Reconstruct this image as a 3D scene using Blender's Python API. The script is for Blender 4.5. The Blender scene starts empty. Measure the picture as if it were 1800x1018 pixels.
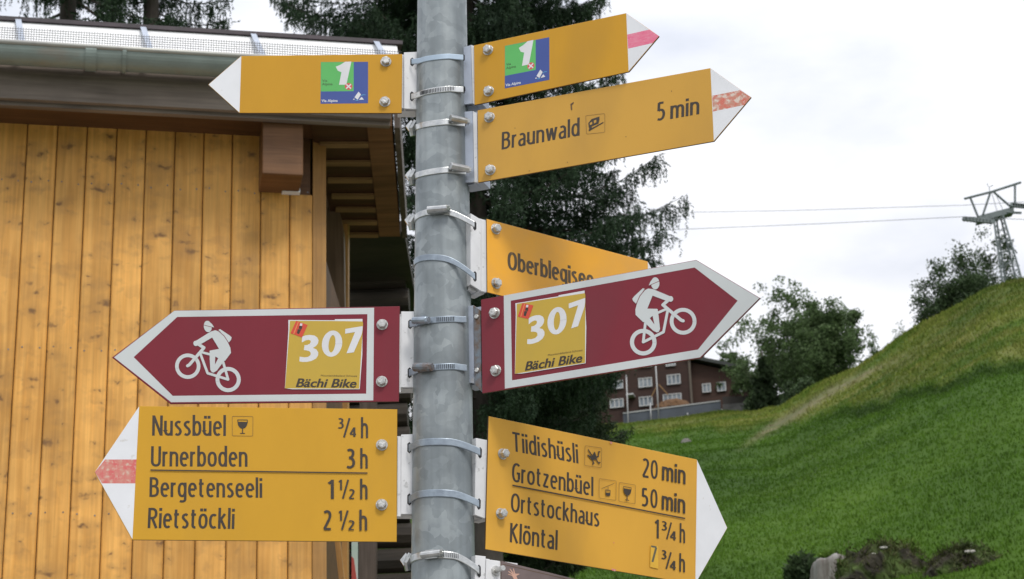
import bpy, bmesh, math, random
import numpy as np
from mathutils import Vector, Matrix
random.seed(7); rng = np.random.default_rng(7)
S = bpy.context.scene
COL = S.collection
rad = math.radians

# ------------------------------------------------------------------ camera
F_PX = 3450.0                      # focal length for an 1800 px wide frame
PITCH, ROLL = rad(20.525), rad(-2.114)
CAM = np.array([0.0, 0.0, 1.6])
FW = np.array([0, math.cos(PITCH), math.sin(PITCH)])
_U = np.array([0, -math.sin(PITCH), math.cos(PITCH)]); _R = np.array([1.0, 0, 0])
RT = math.cos(ROLL) * _R + math.sin(ROLL) * _U
UP = -math.sin(ROLL) * _R + math.cos(ROLL) * _U
cam = bpy.data.objects.new('camera', bpy.data.cameras.new('camera')); COL.objects.link(cam)
cam.matrix_world = Matrix(((RT[0], UP[0], -FW[0], CAM[0]), (RT[1], UP[1], -FW[1], CAM[1]),
                           (RT[2], UP[2], -FW[2], CAM[2]), (0, 0, 0, 1)))
cam.data.sensor_width = 36; cam.data.lens = 36 * F_PX / 1800
cam.data.clip_start = 0.05; cam.data.clip_end = 3000
cam.data.dof.use_dof = True; cam.data.dof.focus_distance = 3.4; cam.data.dof.aperture_fstop = 20
S.camera = cam

# ------------------------------------------------------------------ sky, sun, exposure
SUN_EL, SUN_AZ = rad(52), rad(150)     # azimuth clockwise from +Y: sun high, behind the camera to the right
w = bpy.data.worlds.new('World'); S.world = w; w.use_nodes = True
nt = w.node_tree; nt.nodes.clear()
def N(nt, t, **k):
    n = nt.nodes.new(t)
    for a, b in k.items(): setattr(n, a, b)
    return n
out = N(nt, 'ShaderNodeOutputWorld'); bg = N(nt, 'ShaderNodeBackground')
sky = N(nt, 'ShaderNodeTexSky', sky_type='NISHITA', sun_disc=False)
sky.sun_elevation = SUN_EL; sky.sun_rotation = SUN_AZ; sky.altitude = 1200
tc = N(nt, 'ShaderNodeTexCoord')
mp = N(nt, 'ShaderNodeMapping'); mp.inputs['Scale'].default_value = (1, 1, 2.4)
n1 = N(nt, 'ShaderNodeTexNoise'); n1.inputs['Scale'].default_value = 2.6; n1.inputs['Detail'].default_value = 7; n1.inputs['Roughness'].default_value = .52
n2 = N(nt, 'ShaderNodeTexNoise'); n2.inputs['Scale'].default_value = 7; n2.inputs['Detail'].default_value = 5
addn = N(nt, 'ShaderNodeMath', operation='MULTIPLY_ADD'); addn.inputs[1].default_value = .35
cr = N(nt, 'ShaderNodeValToRGB')
cr.color_ramp.elements[0].position = .53; cr.color_ramp.elements[0].color = (6.1, 6.5, 7.4, 1)
cr.color_ramp.elements[1].position = .74; cr.color_ramp.elements[1].color = (9.6, 9.65, 10.0, 1)
mix = N(nt, 'ShaderNodeMix', data_type='RGBA'); mix.inputs[0].default_value = .93
L = nt.links.new
L(tc.outputs['Generated'], mp.inputs[0]); L(mp.outputs[0], n1.inputs[0]); L(mp.outputs[0], n2.inputs[0])
L(n2.outputs[0], addn.inputs[0]); L(n1.outputs[0], addn.inputs[2]); L(addn.outputs[0], cr.inputs[0])
sx = N(nt, 'ShaderNodeSeparateXYZ'); L(tc.outputs['Generated'], sx.inputs[0])     # an overcast sky is brighter overhead
gr_ = N(nt, 'ShaderNodeMapRange'); gr_.inputs[1].default_value = 0; gr_.inputs[2].default_value = 1; gr_.inputs[3].default_value = .74; gr_.inputs[4].default_value = 1.6; L(sx.outputs[2], gr_.inputs[0])
vm = N(nt, 'ShaderNodeVectorMath', operation='SCALE'); L(cr.outputs[0], vm.inputs[0]); L(gr_.outputs[0], vm.inputs['Scale'])
L(sky.outputs[0], mix.inputs[6]); L(vm.outputs[0], mix.inputs[7]); L(mix.outputs[2], bg.inputs[0])
bg.inputs[1].default_value = 0.1; L(bg.outputs[0], out.inputs[0])
sd = bpy.data.lights.new('sun', 'SUN'); sd.energy = 1.5; sd.angle = rad(12); sd.color = (1, .96, .9)
so = bpy.data.objects.new('sun', sd); COL.objects.link(so)
sv = Vector((math.sin(SUN_AZ) * math.cos(SUN_EL), math.cos(SUN_AZ) * math.cos(SUN_EL), math.sin(SUN_EL)))
so.rotation_euler = sv.to_track_quat('Z', 'Y').to_euler()
S.view_settings.view_transform = 'Standard'; S.view_settings.look = 'None'
S.view_settings.gamma = 1; S.view_settings.use_curve_mapping = False
S.view_settings.exposure = 0.18

# ------------------------------------------------------------------ helpers
def ray(x, y): return FW + RT * (x - 900) / F_PX - UP * (y - 509) / F_PX
def onY(x, y, Y): d = ray(x, y); return CAM + d * (Y - CAM[1]) / d[1]
def onZ(x, y, Z): d = ray(x, y); return CAM + d * (Z - CAM[2]) / d[2]
def onR(x, y, r): d = ray(x, y); return CAM + d * r / math.hypot(d[0], d[1])
def onP(x, y, p, n): d = ray(x, y); return CAM + d * (np.dot(p - CAM, n) / np.dot(d, n))

def tag(o, label=None, cat=None, group=None, kind=None):
    for k, v in (('label', label), ('category', cat), ('group', group), ('kind', kind)):
        if v: o[k] = v
    return o
def mesh_obj(name, verts, faces, mat, parent=None, smooth=False):
    me = bpy.data.meshes.new(name)
    if isinstance(verts, np.ndarray) and isinstance(faces, np.ndarray):
        k = faces.shape[1]
        me.vertices.add(len(verts)); me.vertices.foreach_set('co', verts.astype(np.float32).ravel())
        me.loops.add(faces.size); me.loops.foreach_set('vertex_index', faces.astype(np.int32).ravel())
        me.polygons.add(len(faces)); me.polygons.foreach_set('loop_start', np.arange(0, faces.size, k, dtype=np.int32))
        me.update(calc_edges=True)
    else:
        me.from_pydata([tuple(v) for v in verts], [], [tuple(f) for f in faces]); me.update()
    if mat is not None: me.materials.append(mat)
    if smooth: me.polygons.foreach_set('use_smooth', [True] * len(me.polygons))
    o = bpy.data.objects.new(name, me); COL.objects.link(o)
    if parent is not None: o.parent = parent
    return o
def bm_obj(name, bm, mat, parent=None, smooth=False):
    bmesh.ops.recalc_face_normals(bm, faces=bm.faces)
    me = bpy.data.meshes.new(name); bm.to_mesh(me); bm.free()
    if mat is not None: me.materials.append(mat)
    if smooth:
        me.polygons.foreach_set('use_smooth', [True] * len(me.polygons))
    o = bpy.data.objects.new(name, me); COL.objects.link(o)
    if parent is not None: o.parent = parent
    return o
def empty(name, loc=(0, 0, 0), mat=None):
    o = bpy.data.objects.new(name, None); COL.objects.link(o); o.empty_display_size = .1
    if mat is not None: o.matrix_world = mat
    else: o.location = loc
    return o
class MB:
    """collects simple solids into one mesh"""
    def __init__(s): s.v = []; s.f = []
    def add(s, v, f):
        b = len(s.v); s.v += [tuple(map(float, p)) for p in v]; s.f += [tuple(i + b for i in q) for q in f]; return s
    def box(s, o, A, B, C_):   # origin + three edge vectors
        o, A, B, C_ = map(np.array, (o, A, B, C_))
        v = [o, o + A, o + A + B, o + B, o + C_, o + A + C_, o + A + B + C_, o + B + C_]
        return s.add(v, [(0, 3, 2, 1), (4, 5, 6, 7), (0, 1, 5, 4), (1, 2, 6, 5), (2, 3, 7, 6), (3, 0, 4, 7)])
    def abox(s, x0, x1, y0, y1, z0, z1): return s.box((x0, y0, z0), (x1 - x0, 0, 0), (0, y1 - y0, 0), (0, 0, z1 - z0))
    def tube(s, pts, r, k=8, cap=True):
        pts = [Vector(p) for p in pts]; n = len(pts)
        rs = r if isinstance(r, (list, tuple)) else [r] * n
        b = len(s.v); prev = None
        for i, p in enumerate(pts):
            t = (pts[min(i + 1, n - 1)] - pts[max(i - 1, 0)]).normalized()
            if prev is None: a = t.orthogonal().normalized()
            else:
                a = (prev - t * prev.dot(t))
                a = a.normalized() if a.length > 1e-6 else t.orthogonal().normalized()
            prev = a; c = t.cross(a)
            for j in range(k):
                an = 2 * math.pi * j / k
                s.v.append(tuple(p + (a * math.cos(an) + c * math.sin(an)) * rs[i]))
        for i in range(n - 1):
            for j in range(k):
                s.f.append((b + i * k + j, b + i * k + (j + 1) % k, b + (i + 1) * k + (j + 1) % k, b + (i + 1) * k + j))
        if cap: s.f.append(tuple(b + j for j in range(k))[::-1]); s.f.append(tuple(b + (n - 1) * k + j for j in range(k)))
        return s
    def prism(s, poly, z0, z1, ch=0):   # polygon in xy, front at z1
        n = len(poly); P = [np.array(p, float) for p in poly]
        area = sum(P[i][0] * P[(i + 1) % n][1] - P[(i + 1) % n][0] * P[i][1] for i in range(n))
        if area < 0: P = P[::-1]
        ins = []
        for i in range(n):
            a, b, c = P[i - 1], P[i], P[(i + 1) % n]
            d1 = (b - a) / max(np.linalg.norm(b - a), 1e-9); d2 = (c - b) / max(np.linalg.norm(c - b), 1e-9)
            n1 = np.array([-d1[1], d1[0]]); n2 = np.array([-d2[1], d2[0]])
            m = n1 + n2; m = m / max(np.dot(m, n1), .3) if np.linalg.norm(m) > 1e-6 else n1
            ins.append(b + m * ch)
        if ch:
            v = [(p[0], p[1], z0) for p in P] + [(p[0], p[1], z1 - ch) for p in P] + [(p[0], p[1], z1) for p in ins]
            f = [tuple(range(n))[::-1], tuple(range(2 * n, 3 * n))]
            f += [(i, (i + 1) % n, n + (i + 1) % n, n + i) for i in range(n)]
            f += [(n + i, n + (i + 1) % n, 2 * n + (i + 1) % n, 2 * n + i) for i in range(n)]
        else:
            v = [(p[0], p[1], z0) for p in P] + [(p[0], p[1], z1) for p in P]
            f = [tuple(range(n))[::-1], tuple(range(n, 2 * n))] + [(i, (i + 1) % n, n + (i + 1) % n, n + i) for i in range(n)]
        return s.add(v, f)
    def obj(s, name, mat, parent=None, smooth=False): return mesh_obj(name, s.v, s.f, mat, parent, smooth)

# ------------------------------------------------------------------ materials
def mat(name, c1, c2=None, scale=6, rough=.6, metal=0, bump=0, bscale=None, detail=6, lo=.35, hi=.65, spec=.5, stretch=(1, 1, 1), rand=0, coord='Object', c3=None, s3=1, lo3=.55, hi3=.7):
    m = bpy.data.materials.new(name); m.use_nodes = True; t = m.node_tree; B = t.nodes['Principled BSDF']
    B.inputs['Roughness'].default_value = rough; B.inputs['Metallic'].default_value = metal
    B.inputs['Specular IOR Level'].default_value = spec
    tcn = N(t, 'ShaderNodeTexCoord'); mpn = N(t, 'ShaderNodeMapping'); mpn.inputs['Scale'].default_value = stretch
    t.links.new(tcn.outputs[coord], mpn.inputs[0])
    vec = mpn.outputs[0]
    if rand:
        oi = N(t, 'ShaderNodeObjectInfo'); mu = N(t, 'ShaderNodeVectorMath', operation='MULTIPLY_ADD')
        cb = N(t, 'ShaderNodeCombineXYZ')
        for i in range(3): t.links.new(oi.outputs['Random'], cb.inputs[i])
        t.links.new(cb.outputs[0], mu.inputs[0]); mu.inputs[1].default_value = (37, 51, 23); t.links.new(vec, mu.inputs[2]); vec = mu.outputs[0]
    if c2 is None: c2 = tuple(x * .85 for x in c1)
    nz = N(t, 'ShaderNodeTexNoise'); nz.inputs['Scale'].default_value = scale; nz.inputs['Detail'].default_value = detail
    nz.inputs['Roughness'].default_value = .6
    t.links.new(vec, nz.inputs[0])
    r = N(t, 'ShaderNodeValToRGB'); r.color_ramp.elements[0].position = lo; r.color_ramp.elements[1].position = hi
    r.color_ramp.elements[0].color = (*c2, 1); r.color_ramp.elements[1].color = (*c1, 1)
    t.links.new(nz.outputs[0], r.inputs[0]); colout = r.outputs[0]
    if c3 is not None:
        n3 = N(t, 'ShaderNodeTexNoise'); n3.inputs['Scale'].default_value = s3; n3.inputs['Detail'].default_value = 5
        t.links.new(vec, n3.inputs[0])
        r3 = N(t, 'ShaderNodeValToRGB'); r3.color_ramp.elements[0].position = lo3; r3.color_ramp.elements[1].position = hi3
        mx = N(t, 'ShaderNodeMix', data_type='RGBA'); t.links.new(n3.outputs[0], r3.inputs[0]); t.links.new(r3.outputs[0], mx.inputs[0])
        t.links.new(colout, mx.inputs[6]); mx.inputs[7].default_value = (*c3, 1); colout = mx.outputs[2]
    if rand > 0:
        hs = N(t, 'ShaderNodeHueSaturation'); mr = N(t, 'ShaderNodeMapRange')
        t.links.new(oi.outputs['Random'], mr.inputs[0]); mr.inputs[3].default_value = 1 - rand; mr.inputs[4].default_value = 1 + rand
        t.links.new(mr.outputs[0], hs.inputs['Value']); t.links.new(colout, hs.inputs['Color']); colout = hs.outputs[0]
    t.links.new(colout, B.inputs['Base Color'])
    if bump:
        nb = N(t, 'ShaderNodeTexNoise'); nb.inputs['Scale'].default_value = bscale or scale * 4; nb.inputs['Detail'].default_value = 4
        t.links.new(vec, nb.inputs[0])
        bp = N(t, 'ShaderNodeBump'); bp.inputs['Strength'].default_value = bump; bp.inputs['Distance'].default_value = .01
        t.links.new(nb.outputs[0], bp.inputs['Height']); t.links.new(bp.outputs[0], B.inputs['Normal'])
    return m

def foliage_mat(name, c1, c2, trans=.25, spec=.2):
    m = mat(name, c1, c2, scale=1.4, rough=.65, spec=spec, lo=.3, hi=.7, detail=3)
    t = m.node_tree; B = t.nodes['Principled BSDF']; o = t.nodes['Material Output']
    tr = N(t, 'ShaderNodeBsdfTranslucent'); ms = N(t, 'ShaderNodeMixShader'); ms.inputs[0].default_value = trans
    src = B.inputs['Base Color'].links[0].from_socket
    g = N(t, 'ShaderNodeNewGeometry'); hs = N(t, 'ShaderNodeHueSaturation'); mr = N(t, 'ShaderNodeMapRange')
    mr.inputs[3].default_value = .55; mr.inputs[4].default_value = 1.5
    t.links.new(g.outputs['Random Per Island'], mr.inputs[0]); t.links.new(mr.outputs[0], hs.inputs['Value']); t.links.new(src, hs.inputs['Color'])
    t.links.new(hs.outputs[0], B.inputs['Base Color']); t.links.new(hs.outputs[0], tr.inputs[0])
    t.links.new(B.outputs[0], ms.inputs[1]); t.links.new(tr.outputs[0], ms.inputs[2]); t.links.new(ms.outputs[0], o.inputs[0])
    return m

def wood_mat(name, base, dark, knots=True, rand=.11, rough=.55, knotcol=(.20, .095, .032), axis=2):
    """pine board: grain runs along local Z, knots in rows"""
    m = bpy.data.materials.new(name); m.use_nodes = True; t = m.node_tree; B = t.nodes['Principled BSDF']
    B.inputs['Roughness'].default_value = rough; B.inputs['Specular IOR Level'].default_value = .3
    lk = t.links.new
    tcn = N(t, 'ShaderNodeTexCoord'); oi = N(t, 'ShaderNodeObjectInfo')
    cb = N(t, 'ShaderNodeCombineXYZ')
    for i in range(3): lk(oi.outputs['Random'], cb.inputs[i])
    mu = N(t, 'ShaderNodeVectorMath', operation='MULTIPLY_ADD'); mu.inputs[1].default_value = (31, 47, 61)
    lk(cb.outputs[0], mu.inputs[0]); lk(tcn.outputs['Object'], mu.inputs[2])
    st = [7, 7, 7]; st[axis] = .55
    mp1 = N(t, 'ShaderNodeMapping'); mp1.inputs['Scale'].default_value = st; lk(mu.outputs[0], mp1.inputs[0])
    g = N(t, 'ShaderNodeTexNoise'); g.inputs['Scale'].default_value = 3; g.inputs['Detail'].default_value = 7; g.inputs['Distortion'].default_value = .6
    lk(mp1.outputs[0], g.inputs[0])
    r = N(t, 'ShaderNodeValToRGB'); r.color_ramp.elements[0].position = .3; r.color_ramp.elements[1].position = .62
    r.color_ramp.elements[0].color = (*dark, 1); r.color_ramp.elements[1].color = (*base, 1); lk(g.outputs[0], r.inputs[0])
    # fine rings
    st2 = [30, 30, 30]; st2[axis] = .8
    mp2 = N(t, 'ShaderNodeMapping'); mp2.inputs['Scale'].default_value = st2; lk(mu.outputs[0], mp2.inputs[0])
    g2 = N(t, 'ShaderNodeTexNoise'); g2.inputs['Scale'].default_value = 3; g2.inputs['Detail'].default_value = 3; lk(mp2.outputs[0], g2.inputs[0])
    mr = N(t, 'ShaderNodeMapRange'); mr.inputs[1].default_value = .3; mr.inputs[2].default_value = .7; mr.inputs[3].default_value = .86; mr.inputs[4].default_value = 1.08
    lk(g2.outputs[0], mr.inputs[0])
    # broad patches
    g3 = N(t, 'ShaderNodeTexNoise'); g3.inputs['Scale'].default_value = 2.6; g3.inputs['Detail'].default_value = 4; lk(mu.outputs[0], g3.inputs[0])
    mr3 = N(t, 'ShaderNodeMapRange'); mr3.inputs[1].default_value = .3; mr3.inputs[2].default_value = .7; mr3.inputs[3].default_value = .72; mr3.inputs[4].default_value = 1.1
    lk(g3.outputs[0], mr3.inputs[0])
    ml = N(t, 'ShaderNodeMath', operation='MULTIPLY'); lk(mr.outputs[0], ml.inputs[0]); lk(mr3.outputs[0], ml.inputs[1])
    mrr = N(t, 'ShaderNodeMapRange'); mrr.inputs[3].default_value = 1 - rand; mrr.inputs[4].default_value = 1 + rand; lk(oi.outputs['Random'], mrr.inputs[0])
    ml2 = N(t, 'ShaderNodeMath', operation='MULTIPLY'); lk(ml.outputs[0], ml2.inputs[0]); lk(mrr.outputs[0], ml2.inputs[1])
    hs = N(t, 'ShaderNodeHueSaturation'); lk(r.outputs[0], hs.inputs['Color']); lk(ml2.outputs[0], hs.inputs['Value'])
    co = hs.outputs[0]
    if knots:
        # rows of knots: the pitch of the rows is bent by noise so that they never repeat
        wn = N(t, 'ShaderNodeTexNoise'); wn.inputs['Scale'].default_value = 22; wn.inputs['Detail'].default_value = 2; lk(mu.outputs[0], wn.inputs[0])
        wa = N(t, 'ShaderNodeVectorMath', operation='MULTIPLY_ADD'); wa.inputs[1].default_value = (.11, .11, .06); lk(wn.outputs['Color'], wa.inputs[0]); lk(mu.outputs[0], wa.inputs[2])
        st4 = [.62, 1, 1]; st4[axis] = 1.15
        for sc, r0, r1, amt in ((9.5, .07, .22, 1), (17, .05, .17, .9)):
            mp4 = N(t, 'ShaderNodeMapping'); mp4.inputs['Scale'].default_value = st4; lk(wa.outputs[0], mp4.inputs[0])
            vo = N(t, 'ShaderNodeTexVoronoi', voronoi_dimensions='3D'); vo.inputs['Scale'].default_value = sc; lk(mp4.outputs[0], vo.inputs[0])
            rk = N(t, 'ShaderNodeMapRange'); rk.inputs[1].default_value = r0; rk.inputs[2].default_value = r1; rk.inputs[3].default_value = amt; rk.inputs[4].default_value = 0
            lk(vo.outputs['Distance'], rk.inputs[0])
            sep = N(t, 'ShaderNodeSeparateColor'); lk(vo.outputs['Color'], sep.inputs[0])
            gt = N(t, 'ShaderNodeMath', operation='GREATER_THAN'); gt.inputs[1].default_value = .52; lk(sep.outputs[0], gt.inputs[0])
            mm = N(t, 'ShaderNodeMath', operation='MULTIPLY'); lk(rk.outputs[0], mm.inputs[0]); lk(gt.outputs[0], mm.inputs[1])
            mx = N(t, 'ShaderNodeMix', data_type='RGBA'); lk(mm.outputs[0], mx.inputs[0]); lk(co, mx.inputs[6]); mx.inputs[7].default_value = (*knotcol, 1)
            co = mx.outputs[2]
            # greyish stain round each knot
            rk2 = N(t, 'ShaderNodeMapRange'); rk2.inputs[1].default_value = r0; rk2.inputs[2].default_value = r1 * 3.2; rk2.inputs[3].default_value = .34; rk2.inputs[4].default_value = 0
            lk(vo.outputs['Distance'], rk2.inputs[0])
            mm2 = N(t, 'ShaderNodeMath', operation='MULTIPLY'); lk(rk2.outputs[0], mm2.inputs[0]); lk(gt.outputs[0], mm2.inputs[1])
            mx2 = N(t, 'ShaderNodeMix', data_type='RGBA'); lk(mm2.outputs[0], mx2.inputs[0]); lk(co, mx2.inputs[6]); mx2.inputs[7].default_value = (.27, .15, .06, 1)
            co = mx2.outputs[2]
    lk(co, B.inputs['Base Color'])
    bp = N(t, 'ShaderNodeBump'); bp.inputs['Strength'].default_value = .25; bp.inputs['Distance'].default_value = .004
    lk(g2.outputs[0], bp.inputs['Height']); lk(bp.outputs[0], B.inputs['Normal'])
    return m

def zinc_mat(name, a, b, c, scale=24):
    m = bpy.data.materials.new(name); m.use_nodes = True; t = m.node_tree; B = t.nodes['Principled BSDF']; lk = t.links.new
    tcn = N(t, 'ShaderNodeTexCoord')
    nz = N(t, 'ShaderNodeTexNoise'); nz.inputs['Scale'].default_value = 22; nz.inputs['Detail'].default_value = 3; lk(tcn.outputs['Object'], nz.inputs[0])
    wa = N(t, 'ShaderNodeVectorMath', operation='MULTIPLY_ADD'); wa.inputs[1].default_value = (.045, .045, .045); lk(nz.outputs['Color'], wa.inputs[0]); lk(tcn.outputs['Object'], wa.inputs[2])
    vo = N(t, 'ShaderNodeTexVoronoi'); vo.inputs['Scale'].default_value = scale * 2.2; lk(wa.outputs[0], vo.inputs[0])
    sep = N(t, 'ShaderNodeSeparateColor'); lk(vo.outputs['Color'], sep.inputs[0])
    n2_ = N(t, 'ShaderNodeTexNoise'); n2_.inputs['Scale'].default_value = 14; n2_.inputs['Detail'].default_value = 6; lk(tcn.outputs['Object'], n2_.inputs[0])
    ad = N(t, 'ShaderNodeMath', operation='MULTIPLY_ADD'); ad.inputs[1].default_value = .20; lk(sep.outputs[0], ad.inputs[0]); lk(n2_.outputs[0], ad.inputs[2])
    r = N(t, 'ShaderNodeValToRGB'); e = r.color_ramp.elements
    e[0].position = .36; e[0].color = (*a, 1); e[1].position = .84; e[1].color = (*c, 1)
    q = e.new(.62); q.color = (*b, 1); q = e.new(.73); q.color = (*[b[i] * .4 + c[i] * .6 for i in range(3)], 1)
    lk(ad.outputs[0], r.inputs[0])
    # faint drips along the pole
    mpn = N(t, 'ShaderNodeMapping'); mpn.inputs['Scale'].default_value = (60, 60, 2.2); lk(tcn.outputs['Object'], mpn.inputs[0])
    n3_ = N(t, 'ShaderNodeTexNoise'); n3_.inputs['Scale'].default_value = 1; n3_.inputs['Detail'].default_value = 4; lk(mpn.outputs[0], n3_.inputs[0])
    mr = N(t, 'ShaderNodeMapRange'); mr.inputs[1].default_value = .3; mr.inputs[2].default_value = .7; mr.inputs[3].default_value = .84; mr.inputs[4].default_value = 1.1; lk(n3_.outputs[0], mr.inputs[0])
    hs = N(t, 'ShaderNodeHueSaturation'); lk(r.outputs[0], hs.inputs['Color']); lk(mr.outputs[0], hs.inputs['Value'])
    lk(hs.outputs[0], B.inputs['Base Color'])
    B.inputs['Metallic'].default_value = .35
    rr = N(t, 'ShaderNodeMapRange'); rr.inputs[3].default_value = .55; rr.inputs[4].default_value = .38; lk(sep.outputs[1], rr.inputs[0]); lk(rr.outputs[0], B.inputs['Roughness'])
    bp = N(t, 'ShaderNodeBump'); bp.inputs['Strength'].default_value = .12; bp.inputs['Distance'].default_value = .002
    lk(n2_.outputs[0], bp.inputs['Height']); lk(bp.outputs[0], B.inputs['Normal'])
    return m

M = {}
M['zinc'] = zinc_mat('galvanised_steel', (.185, .210, .224), (.245, .275, .288), (.345, .38, .392))
M['alu'] = mat('aluminium', (.47, .52, .61), (.40, .44, .52), scale=20, rough=.45, metal=.35, bump=.05, c3=(.45, .46, .48), s3=60, lo3=.62, hi3=.7)
M['alu_white'] = mat('pale_aluminium', (.78, .78, .79), (.68, .68, .69), scale=18, rough=.5, metal=.1, c3=(.5, .5, .5), s3=90, lo3=.64, hi3=.72)
M['steel'] = mat('stainless_steel', (.62, .63, .62), (.42, .43, .43), scale=60, rough=.28, metal=.9, bump=.05)
M['steel_dull'] = mat('dull_band_steel', (.34, .40, .46), (.24, .28, .33), scale=40, rough=.42, metal=.6, bump=.05)
M['rust'] = mat('rusty_steel', (.20, .24, .28), (.17, .10, .06), scale=60, rough=.6, metal=.3, bump=.1)
M['bolt'] = mat('bolt_steel', (.66, .65, .62), (.42, .42, .41), scale=160, rough=.38, metal=.7, bump=.15, bscale=300)
M['slot'] = mat('slot_shadow_gap', (.02, .02, .022), rough=.8)
def paint(name, c, k=.9, rough=.42, **a): return mat(name, c, tuple(x * k for x in c), scale=5, rough=rough, detail=9, stretch=(1, .45, 1), bump=.03, bscale=700, spec=.3, c3=tuple(x * .82 + .01 for x in c), s3=7, lo3=.52, hi3=.78, **a)
M['yellow1'] = paint('yellow_sign_paint', (.65, .335, .020))
M['yellow2'] = paint('deep_yellow_sign_paint', (.61, .31, .016))
M['yellow3'] = paint('faded_yellow_sign_paint', (.64, .35, .055))
M['yellow4'] = mat('patchy_orange_yellow_paint', (.88, .41, .018), (.76, .37, .05), scale=7, rough=.45, detail=8)
M['yellow7'] = paint('ochre_sign_paint', (.65, .345, .022))
M['yellow8'] = paint('warm_yellow_sign_paint', (.74, .39, .045))
M['edge'] = mat('brown_plate_edge', (.11, .06, .03), rough=.6)
M['white'] = mat('white_sign_paint', (.80, .81, .84), (.74, .75, .78), scale=14, rough=.45, c3=(.62, .6, .58), s3=60, lo3=.66, hi3=.74)
M['border'] = paint('pale_grey_reflective_film', (.62, .65, .65), .93, .5)
M['wine'] = paint('wine_red_sign_paint', (.215, .020, .034), .88, .4)
M['ink'] = mat('dark_brown_lettering', (.050, .034, .022), (.035, .025, .016), scale=50, rough=.5)
M['ink_worn'] = mat('worn_brown_lettering', (.12, .075, .03), (.07, .045, .02), scale=60, rough=.5, c3=(.30, .17, .03), s3=70, lo3=.6, hi3=.75)
M['frame_ink'] = mat('thin_brown_print', (.26, .14, .03), rough=.5)
M['ink_grey'] = mat('grey_lettering', (.13, .12, .07), rough=.5)
M['stripe_pink'] = mat('faded_pink_stripe', (.78, .14, .26), (.80, .25, .35), scale=60, rough=.5, stretch=(1, 3, 1), c3=(.8, .6, .65), s3=160, lo3=.62, hi3=.75)
M['stripe_red'] = mat('flaking_red_stripe', (.66, .13, .09), (.55, .30, .22), scale=70, rough=.6, c3=(.70, .60, .52), s3=110, lo3=.48, hi3=.62)
M['stripe_red2'] = mat('blotchy_red_stripe', (.66, .12, .12), (.62, .28, .22), scale=90, rough=.6, c3=(.66, .48, .38), s3=150, lo3=.52, hi3=.7)
M['green'] = mat('green_sticker', (.11, .50, .12), rough=.4); M['blue'] = mat('blue_sticker', (.045, .085, .33), rough=.4)
M['white_ink'] = mat('white_print', (.76, .76, .78), rough=.45); M['red_ink'] = mat('red_print', (.66, .10, .10), rough=.45)
M['sky_ink'] = mat('light_blue_print', (.10, .32, .60), rough=.45)
M['sticker_yellow'] = mat('mustard_sticker', (.56, .37, .035), (.52, .35, .04), scale=10, rough=.4)
M['flag_red'] = mat('red_sticker_square', (.70, .07, .03), rough=.45)
M['orange_ink'] = mat('orange_print', (.80, .28, .08), rough=.5)
M['brown_print'] = mat('brown_sign_film', (.17, .125, .12), (.145, .105, .10), scale=30, rough=.5)
M['skin_print'] = mat('pale_pink_print', (.62, .36, .27), rough=.5)

# ------------------------------------------------------------------ ground
XCOL = np.array([-3000, -800, 700, 1100, 1265, 1330, 1370, 1433, 1517, 1617, 1700, 1760, 1800, 1900, 2600, 4200.])
RC = np.array([150, 150, 150, 150, 150, 142, 130, 121, 113, 106, 100, 97, 95, 93, 90, 90.])
YC = np.array([770, 760, 752, 747, 724, 722, 718, 680, 641, 583, 539, 505, 494, 474, 450, 480.])
AZ = np.array([math.atan2(ray(x, 700)[0], ray(x, 700)[1]) for x in XCOL])
ZC = np.array([onR(x, y, r)[2] for x, y, r in zip(XCOL, YC, RC)])
Z25 = 4.6 + 1.6
def terrain(az, r):
    az = np.asarray(az, float); r = np.asarray(r, float)
    a = np.clip(az, AZ[0], AZ[-1]); rc = np.interp(a, AZ, RC); zc = np.interp(a, AZ, ZC)
    z25 = 5.6
    s = np.clip((r - 24) / (rc - 24), 0, 1)
    z1 = z25 + (zc - z25) * (s)
    t = np.clip((r - 13) / 11, 0, 1); z0 = z25 * t * t * (3 - 2 * t) * 1.0
    z = np.where(r < 24, z0, z1)
    over = np.clip(r - rc, 0, None)
    flat = np.clip((1370 - np.interp(a, AZ, XCOL)) / 120, 0, 1)
    z = z - np.where(flat > 0, over * .02 * flat, 0) - over * (1 - flat) * .22 + np.where(over > 45, -(over - 45) * .10, 0)
    # small humps
    x = r * np.sin(az); y = r * np.cos(az)
    amp = np.clip((r - 26) / 30, 0, 1) * .22
    z = z + amp * (np.sin(x * .33 + 1.3 * np.sin(y * .21)) * .35 + np.sin(y * .41 + x * .17) * .3 + np.sin(x * 1.1 + y * .7) * .08)
    back = np.clip((np.abs(az) - .75) / .5, 0, 1)       # behind and beside the camera the ground is level
    return z * (1 - back) + 0 * back
az_list = np.unique(np.concatenate([np.linspace(-math.pi, math.pi, 120), np.linspace(-.3, .36, 260)]))
r_list = np.concatenate([[0.01, 2, 5, 8, 11, 13], np.linspace(14, 24, 10), np.linspace(25, 60, 60), np.linspace(60.7, 160, 130), np.linspace(165, 300, 20), [400, 600, 1000, 1800]])
AA, RR = np.meshgrid(az_list, r_list, indexing='ij')
ZZ = terrain(AA, RR); ZZ = np.maximum(ZZ, -30)
V = np.stack([RR * np.sin(AA), RR * np.cos(AA), ZZ], -1).reshape(-1, 3)
na, nr = AA.shape
ii, jj = np.meshgrid(np.arange(na - 1), np.arange(nr - 1), indexing='ij'); q = (ii * nr + jj).ravel()
faces = np.stack([q, q + 1, q + nr + 1, q + nr], -1)
def to_px(P):
    d = P - CAM; z = d @ FW; return 900 + F_PX * (d @ RT) / z, 509 - F_PX * (d @ UP) / z, z
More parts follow.
